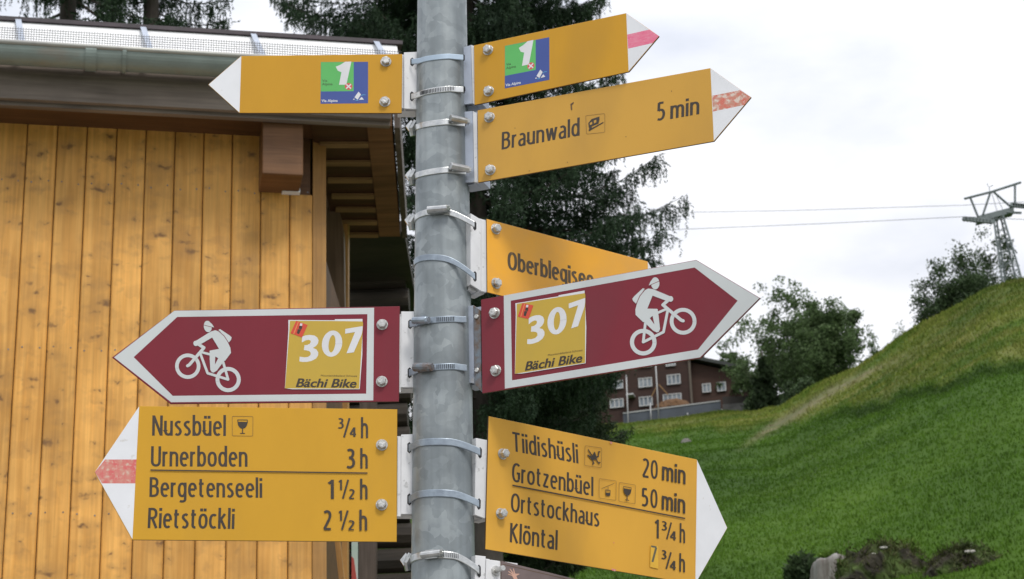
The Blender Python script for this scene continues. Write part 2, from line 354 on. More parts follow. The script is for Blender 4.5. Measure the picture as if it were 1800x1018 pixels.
# where the grass is long and dry (above the terrace edge), and the trodden path up to the knoll
def zones(P):
    px, py, z = to_px(P); ok = z > 5
    edge = np.interp(px, [1100, 1340, 1440, 1560, 1700, 1800, 2400], [775, 765, 742, 712, 668, 640, 470])
    edge = edge + 5 * np.sin(px * .05) + 3 * np.sin(px * .13)
    dry = np.clip((edge - py) / 44, 0, 1) * ok
    shaded_lip = np.exp(-((py - edge + 2) / 7) ** 2) * np.clip((px - 1430) / 80, 0, 1) * ok
    pth = np.interp(px, [1300, 1340, 1400, 1460, 1530, 1600], [790, 762, 728, 690, 655, 620])
    path = np.exp(-((py - pth) / np.interp(px, [1300, 1400, 1600], [6, 11, 5])) ** 2) * np.clip((px - 1290) / 60, 0, 1) * np.clip((1610 - px) / 90, 0, 1) * ok
    return dry, shaded_lip, path
def meadow_mat(name, blades=False):
    m = bpy.data.materials.new(name); m.use_nodes = True; t = m.node_tree; B = t.nodes['Principled BSDF']; lk = t.links.new
    B.inputs['Roughness'].default_value = .85; B.inputs['Specular IOR Level'].default_value = .05
    g = N(t, 'ShaderNodeNewGeometry'); at = N(t, 'ShaderNodeAttribute', attribute_name='zone')
    sp = N(t, 'ShaderNodeSeparateColor'); lk(at.outputs['Color'], sp.inputs[0])
    def noise(sc, det=6, st=(1, 1, 1)):
        mpn = N(t, 'ShaderNodeMapping'); mpn.inputs['Scale'].default_value = st; lk(g.outputs['Position'], mpn.inputs[0])
        n = N(t, 'ShaderNodeTexNoise'); n.inputs['Scale'].default_value = sc; n.inputs['Detail'].default_value = det; n.inputs['Roughness'].default_value = .65
        lk(mpn.outputs[0], n.inputs[0]); return n.outputs[0]
    def ramp(src, cols):
        r = N(t, 'ShaderNodeValToRGB'); e = r.color_ramp.elements
        e[0].position, e[0].color = cols[0][0], (*cols[0][1], 1); e[1].position, e[1].color = cols[-1][0], (*cols[-1][1], 1)
        for p, c in cols[1:-1]: x = e.new(p); x.color = (*c, 1)
        lk(src, r.inputs[0]); return r.outputs[0]
    def mixc(f, a, b):
        x = N(t, 'ShaderNodeMix', data_type='RGBA'); lk(f, x.inputs[0])
        lk(a, x.inputs[6]) if not isinstance(a, tuple) else setattr(x.inputs[6], 'default_value', (*a, 1))
        lk(b, x.inputs[7]) if not isinstance(b, tuple) else setattr(x.inputs[7], 'default_value', (*b, 1))
        return x.outputs[2]
    lush = ramp(noise(.16, 8), [(.33, (.033, .070, .010)), (.5, (.046, .094, .012)), (.68, (.062, .114, .016))])
    lush = mixc(ramp(noise(2.2, 8, (1, 1, 1)), [(.45, (0, 0, 0)), (.8, (.6, .6, .6))]), lush, (.040, .070, .014))
    dryc = ramp(noise(.5, 8), [(.35, (.076, .108, .017)), (.5, (.104, .126, .025)), (.66, (.140, .142, .042))])
    dryc = mixc(ramp(noise(.22, 5), [(.5, (0, 0, 0)), (.62, (.8, .8, .8))]), dryc, (.055, .100, .016))
    nz = noise(.9, 5)
    ad = N(t, 'ShaderNodeMath', operation='MULTIPLY_ADD'); lk(nz, ad.inputs[0]); ad.inputs[1].default_value = .8; lk(sp.outputs[0], ad.inputs[2])
    f = ramp(ad.outputs[0], [(.55, (0, 0, 0)), (.95, (1, 1, 1))])
    c = mixc(f, lush, dryc)
    ad2 = N(t, 'ShaderNodeMath', operation='MULTIPLY'); lk(sp.outputs[2], ad2.inputs[0]); lk(ramp(noise(1.2, 4), [(.35, (.25, .25, .25)), (.6, (1, 1, 1))]), ad2.inputs[1])
    c = mixc(ad2.outputs[0], c, (.165, .145, .085))
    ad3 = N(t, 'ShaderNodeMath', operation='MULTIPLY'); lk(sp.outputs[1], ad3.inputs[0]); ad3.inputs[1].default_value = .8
    c = mixc(ad3.outputs[0], c, (.022, .042, .010))  # shadow line along the terrace edge, painted in as darker green
    # individual blade clumps
    fine = ramp(noise(9, 4, (1, 1, 1)), [(.3, (.92, .92, .92)), (.7, (1.08, 1.08, 1.08))])
    mm = N(t, 'ShaderNodeMix', data_type='RGBA', blend_type='MULTIPLY'); mm.inputs[0].default_value = 1; lk(c, mm.inputs[6]); lk(fine, mm.inputs[7]); c = mm.outputs[2]
    big = ramp(noise(.035, 3, (1, 1, 1)), [(.36, (.78, .80, .85)), (.62, (1.22, 1.2, 1.1))])
    mb2 = N(t, 'ShaderNodeMix', data_type='RGBA', blend_type='MULTIPLY'); mb2.inputs[0].default_value = 1; lk(c, mb2.inputs[6]); lk(big, mb2.inputs[7]); c = mb2.outputs[2]
    if blades:
        hs = N(t, 'ShaderNodeHueSaturation'); mr = N(t, 'ShaderNodeMapRange'); mr.inputs[3].default_value = 1.1; mr.inputs[4].default_value = 1.6
        lk(g.outputs['Random Per Island'], mr.inputs[0]); lk(mr.outputs[0], hs.inputs['Value']); lk(c, hs.inputs['Color']); c = hs.outputs[0]
    lk(c, B.inputs['Base Color'])
    if not blades:
        bp = N(t, 'ShaderNodeBump'); bp.inputs['Strength'].default_value = .5; bp.inputs['Distance'].default_value = .08
        lk(noise(5, 6), bp.inputs['Height']); lk(bp.outputs[0], B.inputs['Normal'])
    return m
M['meadow'] = meadow_mat('meadow_grass'); M['blades'] = meadow_mat('grass_blades', True)
def set_zone(o, P, k=1):
    d, l, p = zones(P)
    at = o.data.color_attributes.new('zone', 'FLOAT_COLOR', 'POINT')
    at.data.foreach_set('color', np.stack([d, l, p, np.ones_like(d)], -1).astype(np.float32).ravel())
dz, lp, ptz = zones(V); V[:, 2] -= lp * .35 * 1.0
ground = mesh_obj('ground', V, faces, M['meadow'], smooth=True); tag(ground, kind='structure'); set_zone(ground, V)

yd = MB(); yd.add([(14.5 * math.cos(a) - 1, 12.6 * math.sin(a) - .6, .012) for a in np.linspace(0, 2 * math.pi, 65)[:-1]], [tuple(range(64))])
tag(yd.obj('added_bounce_yard', mat('pale_gravel_bounce', (.25, .235, .215), (.20, .19, .175), scale=3, rough=.95)), kind='structure')  # pale gravel disc out of view, added to bounce light under the eaves
# grass standing on the slope (denser where it is near)
def blades():
    n = 150000
    a = rng.uniform(-.06, .34, n); u = rng.uniform(0, 1, n)
    r = 27 * (165 / 27) ** u
    rc = np.interp(a, AZ, RC); crest = rng.uniform(0, 1, n) < .25
    r = np.where(crest, rc + rng.normal(0, 2.0, n), r); keep = (r < rc + 4); a, r = a[keep], r[keep]; n = len(a)
    P = np.stack([r * np.sin(a), r * np.cos(a), terrain(a, r)], -1)
    d, l, p = zones(P)
    keep = rng.uniform(0, 1, n) > p * .85; P, d, l, r = P[keep], d[keep], l[keep], r[keep]; n = len(P)
    h = (.022 + .0005 * r + .06 * d * rng.uniform(.3, 1.2, n)) * rng.uniform(.6, 1.4, n)
    K = 3; P = np.repeat(P, K, 0); h = np.repeat(h, K) * rng.uniform(.6, 1.2, n * K); r2 = np.repeat(r, K); n = n * K
    th = rng.uniform(0, math.pi, n); wd = (.010 + .00028 * r2)
    off = rng.normal(0, 1, (n, 2)) * (.03 + .0006 * r2)[:, None]
    b = P.copy(); b[:, :2] += off; b[:, 2] -= .03
    side = np.stack([np.cos(th) * wd, np.sin(th) * wd, 0 * wd], -1)
    lean = np.concatenate([rng.normal(0, .35, (n, 2)) * h[:, None], h[:, None] + .03], 1)
    V = np.stack([b - side, b + side, b + lean], 1).reshape(-1, 3)
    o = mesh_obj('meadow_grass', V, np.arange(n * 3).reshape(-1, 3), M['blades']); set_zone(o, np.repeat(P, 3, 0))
    tag(o, 'short green and straw coloured grass covering the hillside', 'grass', kind='stuff')
blades()
def gz(x, y): return float(terrain(math.atan2(x, y), math.hypot(x, y)))

# ------------------------------------------------------------------ signpost pole
Y0 = 3.23
pt = onY(777.0, -160, Y0); pb = onY(779.4, 1200, Y0)
pax = (pt - pb) / np.linalg.norm(pt - pb)
def pole_at(y):        # axis point seen at image row y
    x = 777.0 + (y - 0) * (2.2 / 1018); return onY(x, y, Y0)
PT, PB = pole_at(0), pole_at(1018)
R_T, R_B = .0458, .0534
def pr(z): return R_T + (R_B - R_T) * (PT[2] - z) / (PT[2] - PB[2])
def pcen(z): return PT + pax * (z - PT[2]) / pax[2]
def cyl(name, z0, z1, grow, m, parent, k=48, n=10):
    v = []; f = []
    for i in range(n + 1):
        z = z0 + (z1 - z0) * i / n; c = pcen(z); rr = pr(z) + grow
        for j in range(k):
            an = 2 * math.pi * j / k; v.append((c[0] + rr * math.cos(an), c[1] + rr * math.sin(an), c[2]))
    for i in range(n):
        for j in range(k): f.append((i * k + j, i * k + (j + 1) % k, (i + 1) * k + (j + 1) % k, (i + 1) * k + j))
    f.append(tuple(range(k))[::-1]); f.append(tuple(n * k + j for j in range(k)))
    return mesh_obj(name, v, f, m, parent, True)
base = pcen(0)
pole = cyl('signpost_pole', -.3, 4.4, 0, M['zinc'], None)
tag(pole, 'blotchy galvanised steel pole carrying all the direction signs', 'pole')

# ------------------------------------------------------------------ clamps round the pole
def clamp(L_, Mm, R_, wpx, m, label, ends=(None, None), full=True, perf=False, housing=None, hm=None, tail=False):
    """L_, Mm, R_: where the band crosses the pole's left outline, its front and its right outline"""
    def z_of(pxy, ang):
        z = pole_at(pxy[1])[2]
        for _ in range(6):
            c = pcen(z); r = pr(z) + .001
            P = onY(pxy[0], pxy[1], c[1] - r * math.sin(ang)); z = P[2]
        return z
    zm = z_of(Mm, math.pi / 2 * .98); zl = z_of(L_, .15); zr = z_of(R_, .15)
    # height along the ring as a tilted plane
    zc0 = (zl + zr) / 2; cx_ = (zr - zl) / 2 / .97; fr = zm - zc0
    wd = wpx / F_PX * 3.45 / 2
    col = empty('hose_clamp', tuple(pcen(zc0)))
    tag(col, label, 'clamp', 'steel clamps round the signpost pole')
    inv = Matrix.Translation(-Vector(col.location))
    def pt_(phi, rr):   # phi 0 = right, pi/2 = towards the camera
        z = zc0 + cx_ * math.cos(phi) + fr * math.sin(phi); c = pcen(z)
        return np.array([c[0] + rr * math.cos(phi), c[1] - rr * math.sin(phi), z])
    r0 = pr(zc0)
    path = []
    if full:
        path = [pt_(p, r0) for p in np.linspace(0, 2 * math.pi, 73)]
        nor = [np.array([math.cos(p), -math.sin(p), 0]) for p in np.linspace(0, 2 * math.pi, 73)]
    else:
        def tang(P_):
            c = pcen(P_[2]); x, y = abs(P_[0] - c[0]), c[1] - P_[1]; h_ = math.hypot(x, y)
            return math.atan2(y, x) + (math.acos(r0 / h_) if h_ > r0 else 0)
        a0 = tang(ends[0]) if ends[0] is not None else -1.2; a1 = math.pi - (tang(ends[1]) if ends[1] is not None else -1.2)
        ph = np.linspace(a0, a1, 49)
        path = [pt_(p, r0) for p in ph]; nor = [np.array([math.cos(p), -math.sin(p), 0]) for p in ph]
        for e_, first in ((ends[0], True), (ends[1], False)):
            if e_ is None: continue
            p0 = path[0] if first else path[-1]; n0 = nor[0] if first else nor[-1]
            for t_ in np.linspace(0, 1, 7)[1:]:
                q_ = p0 + (e_ - p0) * t_; q_[2] = p0[2] + (e_[2] - p0[2]) * t_ ** 1.5
                path.insert(0, q_) if first else path.append(q_); nor.insert(0, n0) if first else nor.append(n0)
    bm = MB(); v = []; f = []; K = 6; th = .0011
    prof = [(0.0004, -wd), (th + .0003, -wd * .94), (th + .0006, -wd * .8), (th + .0006, wd * .8), (th + .0003, wd * .94), (0.0004, wd)]
    for p, nn in zip(path, nor):
        for a, b in prof: v.append(tuple(p + nn * a + np.array([0, 0, b])))
    n = len(path)
    for i in range(n - 1):
        for j in range(K): f.append((i * K + j, i * K + (j + 1) % K, (i + 1) * K + (j + 1) % K, (i + 1) * K + j))
    if not full: f.append(tuple(range(K))); f.append(tuple((n - 1) * K + j for j in range(K))[::-1])
    bm.add(v, f)
    o = bm.obj('band', m, col); o.matrix_parent_inverse = inv
    def rel(b, name, mm, sm=False):
        q = b.obj(name, mm, col, sm); q.matrix_parent_inverse = inv; return q
    if perf:
        b = MB()
        rng_ = perf if isinstance(perf, tuple) else (.35, math.pi - .35)
        for p in np.arange(rng_[0], rng_[1], .062):
            c = pt_(p, r0 + th + .0009); tg = np.array([-math.sin(p), -math.cos(p), 0]) * .0011; nn = np.array([math.cos(p), -math.sin(p), 0])
            b.box(c - tg / 2 - np.array([0, 0, wd * .62]), tg, (0, 0, wd * 1.24), nn * .0006)
        q = rel(b, 'thread_slots', M['slot']); q['kind'] = 'stuff'
    if housing:
        pc, ln, hgt, tilt, rod = housing      # angle, length, diameter, tilt
        c = pt_(pc, r0 + th + hgt * .55); tg = np.array([math.sin(pc), math.cos(pc), 0]); up = np.array([0, 0, 1.])
        tg = tg * math.cos(tilt) + up * math.sin(tilt)
        b = MB(); A = c - tg * ln / 2; Bp = c + tg * ln / 2
        b.tube([A, A + tg * ln * .03, Bp - tg * ln * .03, Bp], [hgt * .42, hgt * .5, hgt * .5, hgt * .42], 12)
        rel(b, 'screw_housing', hm or M['steel'], False)
        b = MB(); e = Bp if rod > 0 else A; dr = tg * (1 if rod > 0 else -1)
        b.tube([e - dr * .001, e + dr * .0045], hgt * .46, 6); b.tube([e + dr * .0044, e + dr * .0052], hgt * .2, 8)
        rel(b, 'screw_head', hm or M['steel'])
        b = MB(); nn = np.array([math.cos(pc), -math.sin(pc), 0])
        tg0 = np.array([math.sin(pc), math.cos(pc), 0])
        b.box(c - tg0 * ln * .30 - np.array([0, 0, wd * 1.15]) - nn * (hgt * .5), tg0 * ln * .6, (0, 0, wd * 2.3), nn * hgt * .45)
        rel(b, 'saddle', hm or M['steel'])
    if tail:      # loose end of the band with its screw seen edge on at the left
        p = math.pi * 1.03
        c = pt_(p, r0 + .004); b = MB()
        b.tube([c + np.array([-.002, .004, -.013]), c + np.array([-.004, 0, .0]), c + np.array([.004, -.004, .013])], [.0055, .007, .0055], 8)
        b.box(c + np.array([-.009, -.003, -.006]), (.010, 0, .012), (0, .006, 0), (-.006, 0, .010))
        rel(b, 'band_end', M['steel'])
    return col

# ------------------------------------------------------------------ lettering
_font_cache = {}
def glyphs(text, offset=0.0):
    key = (text, offset)
    if key not in _font_cache:
        c = bpy.data.curves.new('tmp', 'FONT'); c.body = text; c.resolution_u = 5; c.offset = offset
        o = bpy.data.objects.new('tmp', c); COL.objects.link(o)
        dg = bpy.context.evaluated_depsgraph_get(); me = o.evaluated_get(dg).to_mesh()
        v = np.array([q.co[:2] for q in me.vertices]); f = [tuple(p.vertices) for p in me.polygons]
        o.evaluated_get(dg).to_mesh_clear(); bpy.data.objects.remove(o); bpy.data.curves.remove(c)
        _font_cache[key] = (v, f)
    return _font_cache[key]
CAPH = None
def cap_height():
    global CAPH
    if CAPH is None: CAPH = glyphs('H')[0][:, 1].max()
    return CAPH

# condensed road-sign lettering drawn as ribbons: cap height 1, x-height .74
def _arc(cx, cy, rx, ry, a0, a1, n=12, e=2.35):
    o = []
    for i in range(n + 1):
        a = rad(a0 + (a1 - a0) * i / n); c, s_ = math.cos(a), math.sin(a)
        o.append((cx + rx * math.copysign(abs(c) ** (2 / e), c), cy + ry * math.copysign(abs(s_) ** (2 / e), s_)))
    return o
def _cr(P, n=6):
    P = [np.array(p, float) for p in P]; o = []
    for i in range(len(P) - 1):
        a = P[max(i - 1, 0)]; b = P[i]; c = P[i + 1]; d = P[min(i + 2, len(P) - 1)]
        for k in range(n):
            t = k / n; o.append(tuple(.5 * (2 * b + (c - a) * t + (2 * a - 5 * b + 4 * c - d) * t * t + (3 * b - a - 3 * c + d) * t ** 3)))
    return o + [tuple(P[-1])]
_T, _B = .685, .055
def _bowl(x0, w): return _arc(x0 + w / 2, .37, w / 2, .315, 0, 360, 28)
_arch = lambda x0, w: [(x0, .40)] + _arc(x0 + w / 2, .47, w / 2, .215, 180, 0, 12) + [(x0 + w, 0)]
_dots = lambda c: [('dot', (c - .085, .925)), ('dot', (c + .085, .925))]
GL = {
 'a': (.27, [_cr([(.03, .655), (.10, .69), (.18, .685), (.25, .60), (.265, .48)]) + [(.265, 0)], _cr([(.265, .40), (.14, .39), (.03, .33), (0, .21), (.04, .08), (.13, .05), (.22, .10), (.265, .18)])]),
 'b': (.30, [[(0, 0), (0, 1.04)], _bowl(0, .30)]), 'd': (.30, [[(.30, 0), (.30, 1.04)], _bowl(0, .30)]),
 'c': (.25, [_arc(.16, .37, .16, .315, 55, 305, 18)]), 'e': (.30, [[(.02, .39), (.28, .39)], _arc(.155, .37, .15, .315, 3, 308, 22)]),
 'g': (.30, [_bowl(0, .30), [(.30, .74), (.30, -.08)] + _arc(.15, -.09, .15, .13, 0, -130, 8)]),
 'h': (.29, [[(0, 0), (0, 1.04)], _arch(0, .29)]), 'i': (.0, [[(0, 0), (0, .74)], ('dot', (0, .93))]),
 'k': (.28, [[(0, 0), (0, 1.04)], [(.26, .74), (.0, .37)], [(.07, .46), (.29, 0)]]), 'l': (.0, [[(0, 0), (0, 1.04)]]),
 'm': (.50, [[(0, 0), (0, .74)], _arch(0, .25), _arch(.25, .25)]), 'n': (.29, [[(0, 0), (0, .74)], _arch(0, .29)]),
 'o': (.32, [_arc(.16, .37, .16, .315, 0, 360, 28)]), 'r': (.15, [[(0, 0), (0, .74)], [(0, .42)] + _arc(.15, .47, .15, .21, 180, 82, 7)]),
 's': (.24, [_cr([(.225, .655), (.13, .69), (.035, .63), (.02, .53), (.10, .42), (.19, .33), (.235, .21), (.19, .09), (.10, .05), (.0, .09)])]),
 't': (.20, [[(.06, .93), (.06, .20)] + _arc(.17, .18, .11, .125, 180, 280, 6), [(-.03, .69), (.20, .69)]]),
 'u': (.29, [[(.29, 0), (.29, .74)], [(0, .74), (0, .27)] + _arc(.145, .27, .145, .215, 180, 360, 12) + [(.29, .34)]]),
 'w': (.48, [[(0, .74), (.115, .02)], [(.115, .02), (.24, .72)], [(.24, .72), (.365, .02)], [(.365, .02), (.48, .74)]]),
 'z': (.25, [[(-.02, .685), (.26, .685)], [(.245, .70), (.0, .05)], [(-.02, .055), (.27, .055)]]),
 'B': (.33, [[(0, 0), (0, 1)], [(0, .945), (.10, .945)] + _arc(.12, .745, .18, .20, 90, -90, 10) + [(0, .545)], [(0, .545), (.12, .545)] + _arc(.13, .30, .20, .245, 90, -90, 10) + [(0, .055)]]),
 'G': (.34, [_arc(.20, .5, .20, .45, 50, 310, 20), [(.34, .16), (.34, .47), (.21, .47)]]),
 'K': (.34, [[(0, 0), (0, 1)], [(.32, 1), (.0, .50)], [(.07, .60), (.35, 0)]]), 'N': (.37, [[(0, 0), (0, 1)], [(.01, .98), (.36, .02)], [(.37, 0), (.37, 1)]]),
 'O': (.40, [_arc(.20, .5, .20, .45, 0, 360, 30)]), 'R': (.34, [[(0, 0), (0, 1)], [(0, .945), (.12, .945)] + _arc(.13, .72, .19, .225, 90, -90, 10) + [(0, .495)], [(.14, .50), (.35, 0)]]),
 'T': (.38, [[(-.02, .945), (.40, .945)], [(.19, 0), (.19, .95)]]), 'U': (.35, [[(0, 1), (0, .30)] + _arc(.175, .28, .175, .23, 180, 360, 14) + [(.35, 1)]]),
 '0': (.33, [_arc(.165, .5, .165, .445, 0, 360, 28)]), '1': (.15, [[(.15, 0), (.15, 1)], [(0, .80), (.14, .93)]]),
 '2': (.31, [_cr([(.01, .88), (.12, .945), (.24, .90), (.285, .76), (.25, .58), (.14, .34), (.01, .07)]), [(-.01, .055), (.32, .055)]]),
 '3': (.30, [_cr([(.02, .90), (.13, .945), (.24, .89), (.27, .76), (.22, .60), (.09, .53)]), _cr([(.09, .53), (.22, .49), (.295, .34), (.28, .17), (.18, .065), (.08, .055), (-.01, .09)])]),
 '4': (.34, [[(.25, 0), (.25, 1)], [(.25, .97), (.0, .30)], [(-.02, .27), (.36, .27)]]),
 '5': (.29, [[(.27, .945), (.04, .945)], [(.055, .96), (.04, .52)], _cr([(.04, .535), (.14, .575), (.25, .51), (.29, .33), (.25, .15), (.14, .06), (.0, .085)])]),
 '7': (.31, [[(-.01, .945), (.32, .945)], [(.305, .93), (.07, 0)]]), '/': (.36, [[(0, -.04), (.36, 1.02)]]), ' ': (.08, []),
}
GL['ü'] = (.29, GL['u'][1] + _dots(.145)); GL['ö'] = (.32, GL['o'][1] + _dots(.16)); GL['ä'] = (.27, GL['a'][1] + _dots(.13))
_sc = {}
def sglyphs(text, wt=.118, gap=.192, sq=1.0):
    key = (text, wt, gap)
    if key in _sc: return _sc[key]
    V_, F_, Lr = [], [], []; x = 0
    for ch in text:
        wch, parts = GL[ch]; k = 0
        for p in parts:
            if p[0] == 'dot':
                cx, cy = p[1]; h = wt * .56; b0 = len(V_)
                V_ += [(x + cx - h, cy - h), (x + cx + h, cy - h), (x + cx + h, cy + h), (x + cx - h, cy + h)]; F_.append((b0, b0 + 1, b0 + 2, b0 + 3)); Lr += [k] * 4; k += 1; continue
            pts = [np.array(q) for q in p]; closed = np.linalg.norm(pts[0] - pts[-1]) < 1e-6 and len(pts) > 3
            if closed: pts = pts[:-1]
            n = len(pts); b0 = len(V_)
            for i in range(n):
                if closed: a, c = pts[i - 1], pts[(i + 1) % n]
                else: a, c = pts[max(i - 1, 0)], pts[min(i + 1, n - 1)]
                d1 = pts[i] - a if not (i == 0 and not closed) else c - pts[i]; d2 = c - pts[i] if not (i == n - 1 and not closed) else pts[i] - a
                d1 = d1 / (np.linalg.norm(d1) + 1e-9); d2 = d2 / (np.linalg.norm(d2) + 1e-9)
                n1, n2 = np.array([-d1[1], d1[0]]), np.array([-d2[1], d2[0]]); m = n1 + n2; m = m / max(m @ n1, .5)
                hw = wt / 2 * np.array([1.0, .92])
                V_ += [tuple(pts[i] + m * hw + (x, 0)), tuple(pts[i] - m * hw + (x, 0))]; Lr += [k, k]
            for i in range(n if closed else n - 1):
                j = (i + 1) % n; F_.append((b0 + 2 * i + 1, b0 + 2 * j + 1, b0 + 2 * j, b0 + 2 * i))
            k += 1
        x += wch + gap
    _sc[key] = (np.array(V_), F_, np.array(Lr)); return _sc[key]

class Board:
    """a sign: local x along the board, y up, z towards the reader; every print is laid on z = 0"""
    def __init__(s, name, label, corner, Y, yaw, pit, rol, cat='sign', group='direction signs on the pole'):
        s.O = onY(corner[0], corner[1], Y)
        u = np.array([math.cos(yaw), math.sin(yaw), 0]); v = np.array([0, 0, 1.]); n = np.cross(u, v)
        v2 = math.cos(pit) * v + math.sin(pit) * n; s.n = np.cross(u, v2)
        s.u = math.cos(rol) * u + math.sin(rol) * v2; s.v = -math.sin(rol) * u + math.cos(rol) * v2
        m = Matrix(((s.u[0], s.v[0], s.n[0], s.O[0]), (s.u[1], s.v[1], s.n[1], s.O[1]), (s.u[2], s.v[2], s.n[2], s.O[2]), (0, 0, 0, 1)))
        s.e = empty(name, mat=m); tag(s.e, label, cat, group); s.layer = .0005; s.dz = 0
    def L(s, x, y, off=0.0):
        P = onP(x, y, s.O + s.n * off, s.n) - s.O; return np.array([P @ s.u, P @ s.v])
    def Ls(s, pts, off=0.0): return [s.L(x, y, off) for x, y in pts]
    def up(s, d=.00004): s.layer += d; return s.layer
    def sheet(s, name, polys, m, parent=None, lift=.00002):
        """polys: list of local polygons -> one flat print"""
        z = s.up(lift); b = MB()
        for i, p in enumerate(polys): 
            zz = z + i * .000006
            area = sum(p[k][0] * p[(k + 1) % len(p)][1] - p[(k + 1) % len(p)][0] * p[k][1] for k in range(len(p)))
            if area < 0: p = p[::-1]
            b.add([(a[0], a[1], zz) for a in p], [tuple(range(len(p)))])
        s.layer = z + len(polys) * .000006
        return b.obj(name, m, parent or s.e)
    def text(s, body, bl, br, tl, m, emb=.0, bold=0.0, name='lettering', px=True, fit=None, parent=None):
        lay = None
        if body in STICKER_TEXT or bold > .03 or parent is not None: v, f = glyphs(body, bold)
        else: v, f, lay = sglyphs(body, .125 + bold * 3.0 + (.012 if fit == 'box' and np.linalg.norm(np.array(tl) - bl) < 22 and px else 0))
        if px: bl, br, tl = s.L(*bl), s.L(*br), s.L(*tl)
        h = fit if fit else (cap_height() if lay is None else 1.0)
        ymin = 0
        if fit == 'box': ymin = v[:, 1].min(); h = v[:, 1].max() - ymin
        x0, x1 = v[:, 0].min(), v[:, 0].max()
        ax = (np.array(br) - bl); ay = (np.array(tl) - bl)
        X = (v[:, 0] - x0) / (x1 - x0); Yv = (v[:, 1] - ymin) / h
        z = s.up(.00002); b = MB(); k = 0
        W = np.linalg.norm(ax)
        if lay is not None: emb = 0
        shifts = [0] if emb == 0 else [-emb, -emb / 3, emb / 3, emb]
        for sh in shifts:
            Q = bl + X[:, None] * ax * (1 - 2 * emb / W) + Yv[:, None] * ay + (ax / W) * (sh + emb)
            b.add([(p[0], p[1], z + k + (0 if lay is None else lay[i] * .00001)) for i, p in enumerate(Q)], f); k += .00001
        if lay is not None: k = .00005
        s.layer = z + k
        o = b.obj(name, m, parent or s.e)
        return o
    def stroke(s, pts, wd, closed=False):
        out = []
        n = len(pts); rng_ = range(n if closed else n - 1)
        for i in rng_:
            a, b = np.array(pts[i]), np.array(pts[(i + 1) % n]); d = b - a; l = np.linalg.norm(d)
            if l < 1e-9: continue
            d /= l; p = np.array([-d[1], d[0]]) * wd / 2; e = d * wd / 2 if (n > 2 or closed) else d * 0
            out.append([a - e + p, a - e - p, b + e - p, b + e + p])
        return out
def disc(c, rx, ry=None, k=24, rot=0):
    ry = ry or rx
    out = []
    for j in range(k):
        a = 2 * math.pi * j / k; x, y = rx * math.cos(a), ry * math.sin(a)
        out.append(np.array([c[0] + x * math.cos(rot) - y * math.sin(rot), c[1] + x * math.sin(rot) + y * math.cos(rot)]))
    return out

def bolt(bd, p, r=.0082, proud=.0095):
    c = bd.L(*p); k = 6; b = MB()
    b.prism(disc(c, r * 1.22, k=24), .0003, .0018, .0003)
    b.prism(disc(c, r, k=6, rot=random.uniform(0, 1)), .0018, proud, .0012)
    b.prism(disc(c, r * .62, k=16), proud - .0002, proud + .0005, .0002)
    return b.obj('bolt', M['bolt'], bd.e)

def plate(bd, poly_px, m, th=.003, name='plate'):
    p = bd.Ls(poly_px); b = MB(); b.prism(p, -th, .0004, .0004)
    o = b.obj(name, m, bd.e); n = len(p)
    o.data.materials.append(M['edge'])
    for i, pl in enumerate(o.data.polygons):
        if 2 <= i < 2 + n or i == 0: pl.material_index = 1
    return o

def bracket(bd, face, strip=None, m='alu', strip_m='alu_white', slots=(), depth=.028, z0=-.004, behind=.03, side=1, screws=()):
    """U shaped channel: slotted face beside the plate, side walls going back, plate end bolted on behind the sign"""
    zf = -.0035
    f = bd.Ls(face, zf)
    b = MB(); b.prism(f, zf - .003, zf, .0006)
    # walls going back along both long edges
    tl, tr, br_, bl_ = [np.array([*p, 0.]) for p in f]
    for a, c, s_ in ((tl, bl_, 1), (tr, br_, -1)):
        ed = np.array([.003 * s_, 0, 0])
        b.box(a + (0, 0, zf - .0031), ed, c - a, (0, 0, -depth))
    o = b.obj('bracket', M[m], bd.e)
    xs_, ys_ = [p[0] for p in f], [p[1] for p in f]; b = MB()
    if side > 0: b.abox(min(xs_) + .004, max(xs_) + .014, min(ys_) + .001, max(ys_) - .001, zf - .042, zf - .0105)
    else: b.abox(min(xs_) - .012, max(xs_) - .004, min(ys_) + .001, max(ys_) - .001, zf - .036, zf - .0105)
    b.obj('bracket_channel', M[m], bd.e)
    if strip:
        q = bd.Ls(strip, zf + .001); b = MB(); b.prism(q, zf - .004, zf + .0012, .0005)
        o2 = b.obj('bracket_lip', M[strip_m], bd.e)
        for p in screws:
            c = bd.L(*p, zf + .0012); b = MB(); b.prism(disc(c, .0042, k=12), zf + .001, zf + .004, .0008); b.obj('screw', M['bolt'], bd.e)
    # the flange bolted behind the sign
    s0 = max(p[0] for p in f) if side > 0 else min(p[0] for p in f)
    ys = [p[1] for p in f]; b = MB(); yb0, yb1 = min(ys) + .004, max(ys) - .004
    if side > 0: b.abox(s0 - .002, s0 + .065, yb0, yb1, -.0095, -.0066)
    else: b.abox(s0 - .065, s0 + .002, yb0, yb1, -.0095, -.0066)
    b.obj('flange', M[m], bd.e)
    for (x, y, hpx) in slots:
        c = bd.L(x, y, zf); h = hpx / F_PX * 3.45 / 2; wd = .0034
        poly = [(c[0] - wd, c[1] - h + wd), (c[0], c[1] - h), (c[0] + wd, c[1] - h + wd), (c[0] + wd, c[1] + h - wd), (c[0], c[1] + h), (c[0] - wd, c[1] + h - wd)]
        b = MB(); b.prism(poly, zf - .002, zf + .00035)
        b.obj('slot', M['slot'], bd.e)

def crop(x0, y0, s): return lambda x, y: (x0 + x / s, y0 + y / s)
def cmap(c, pts): return [c(*p) for p in pts]

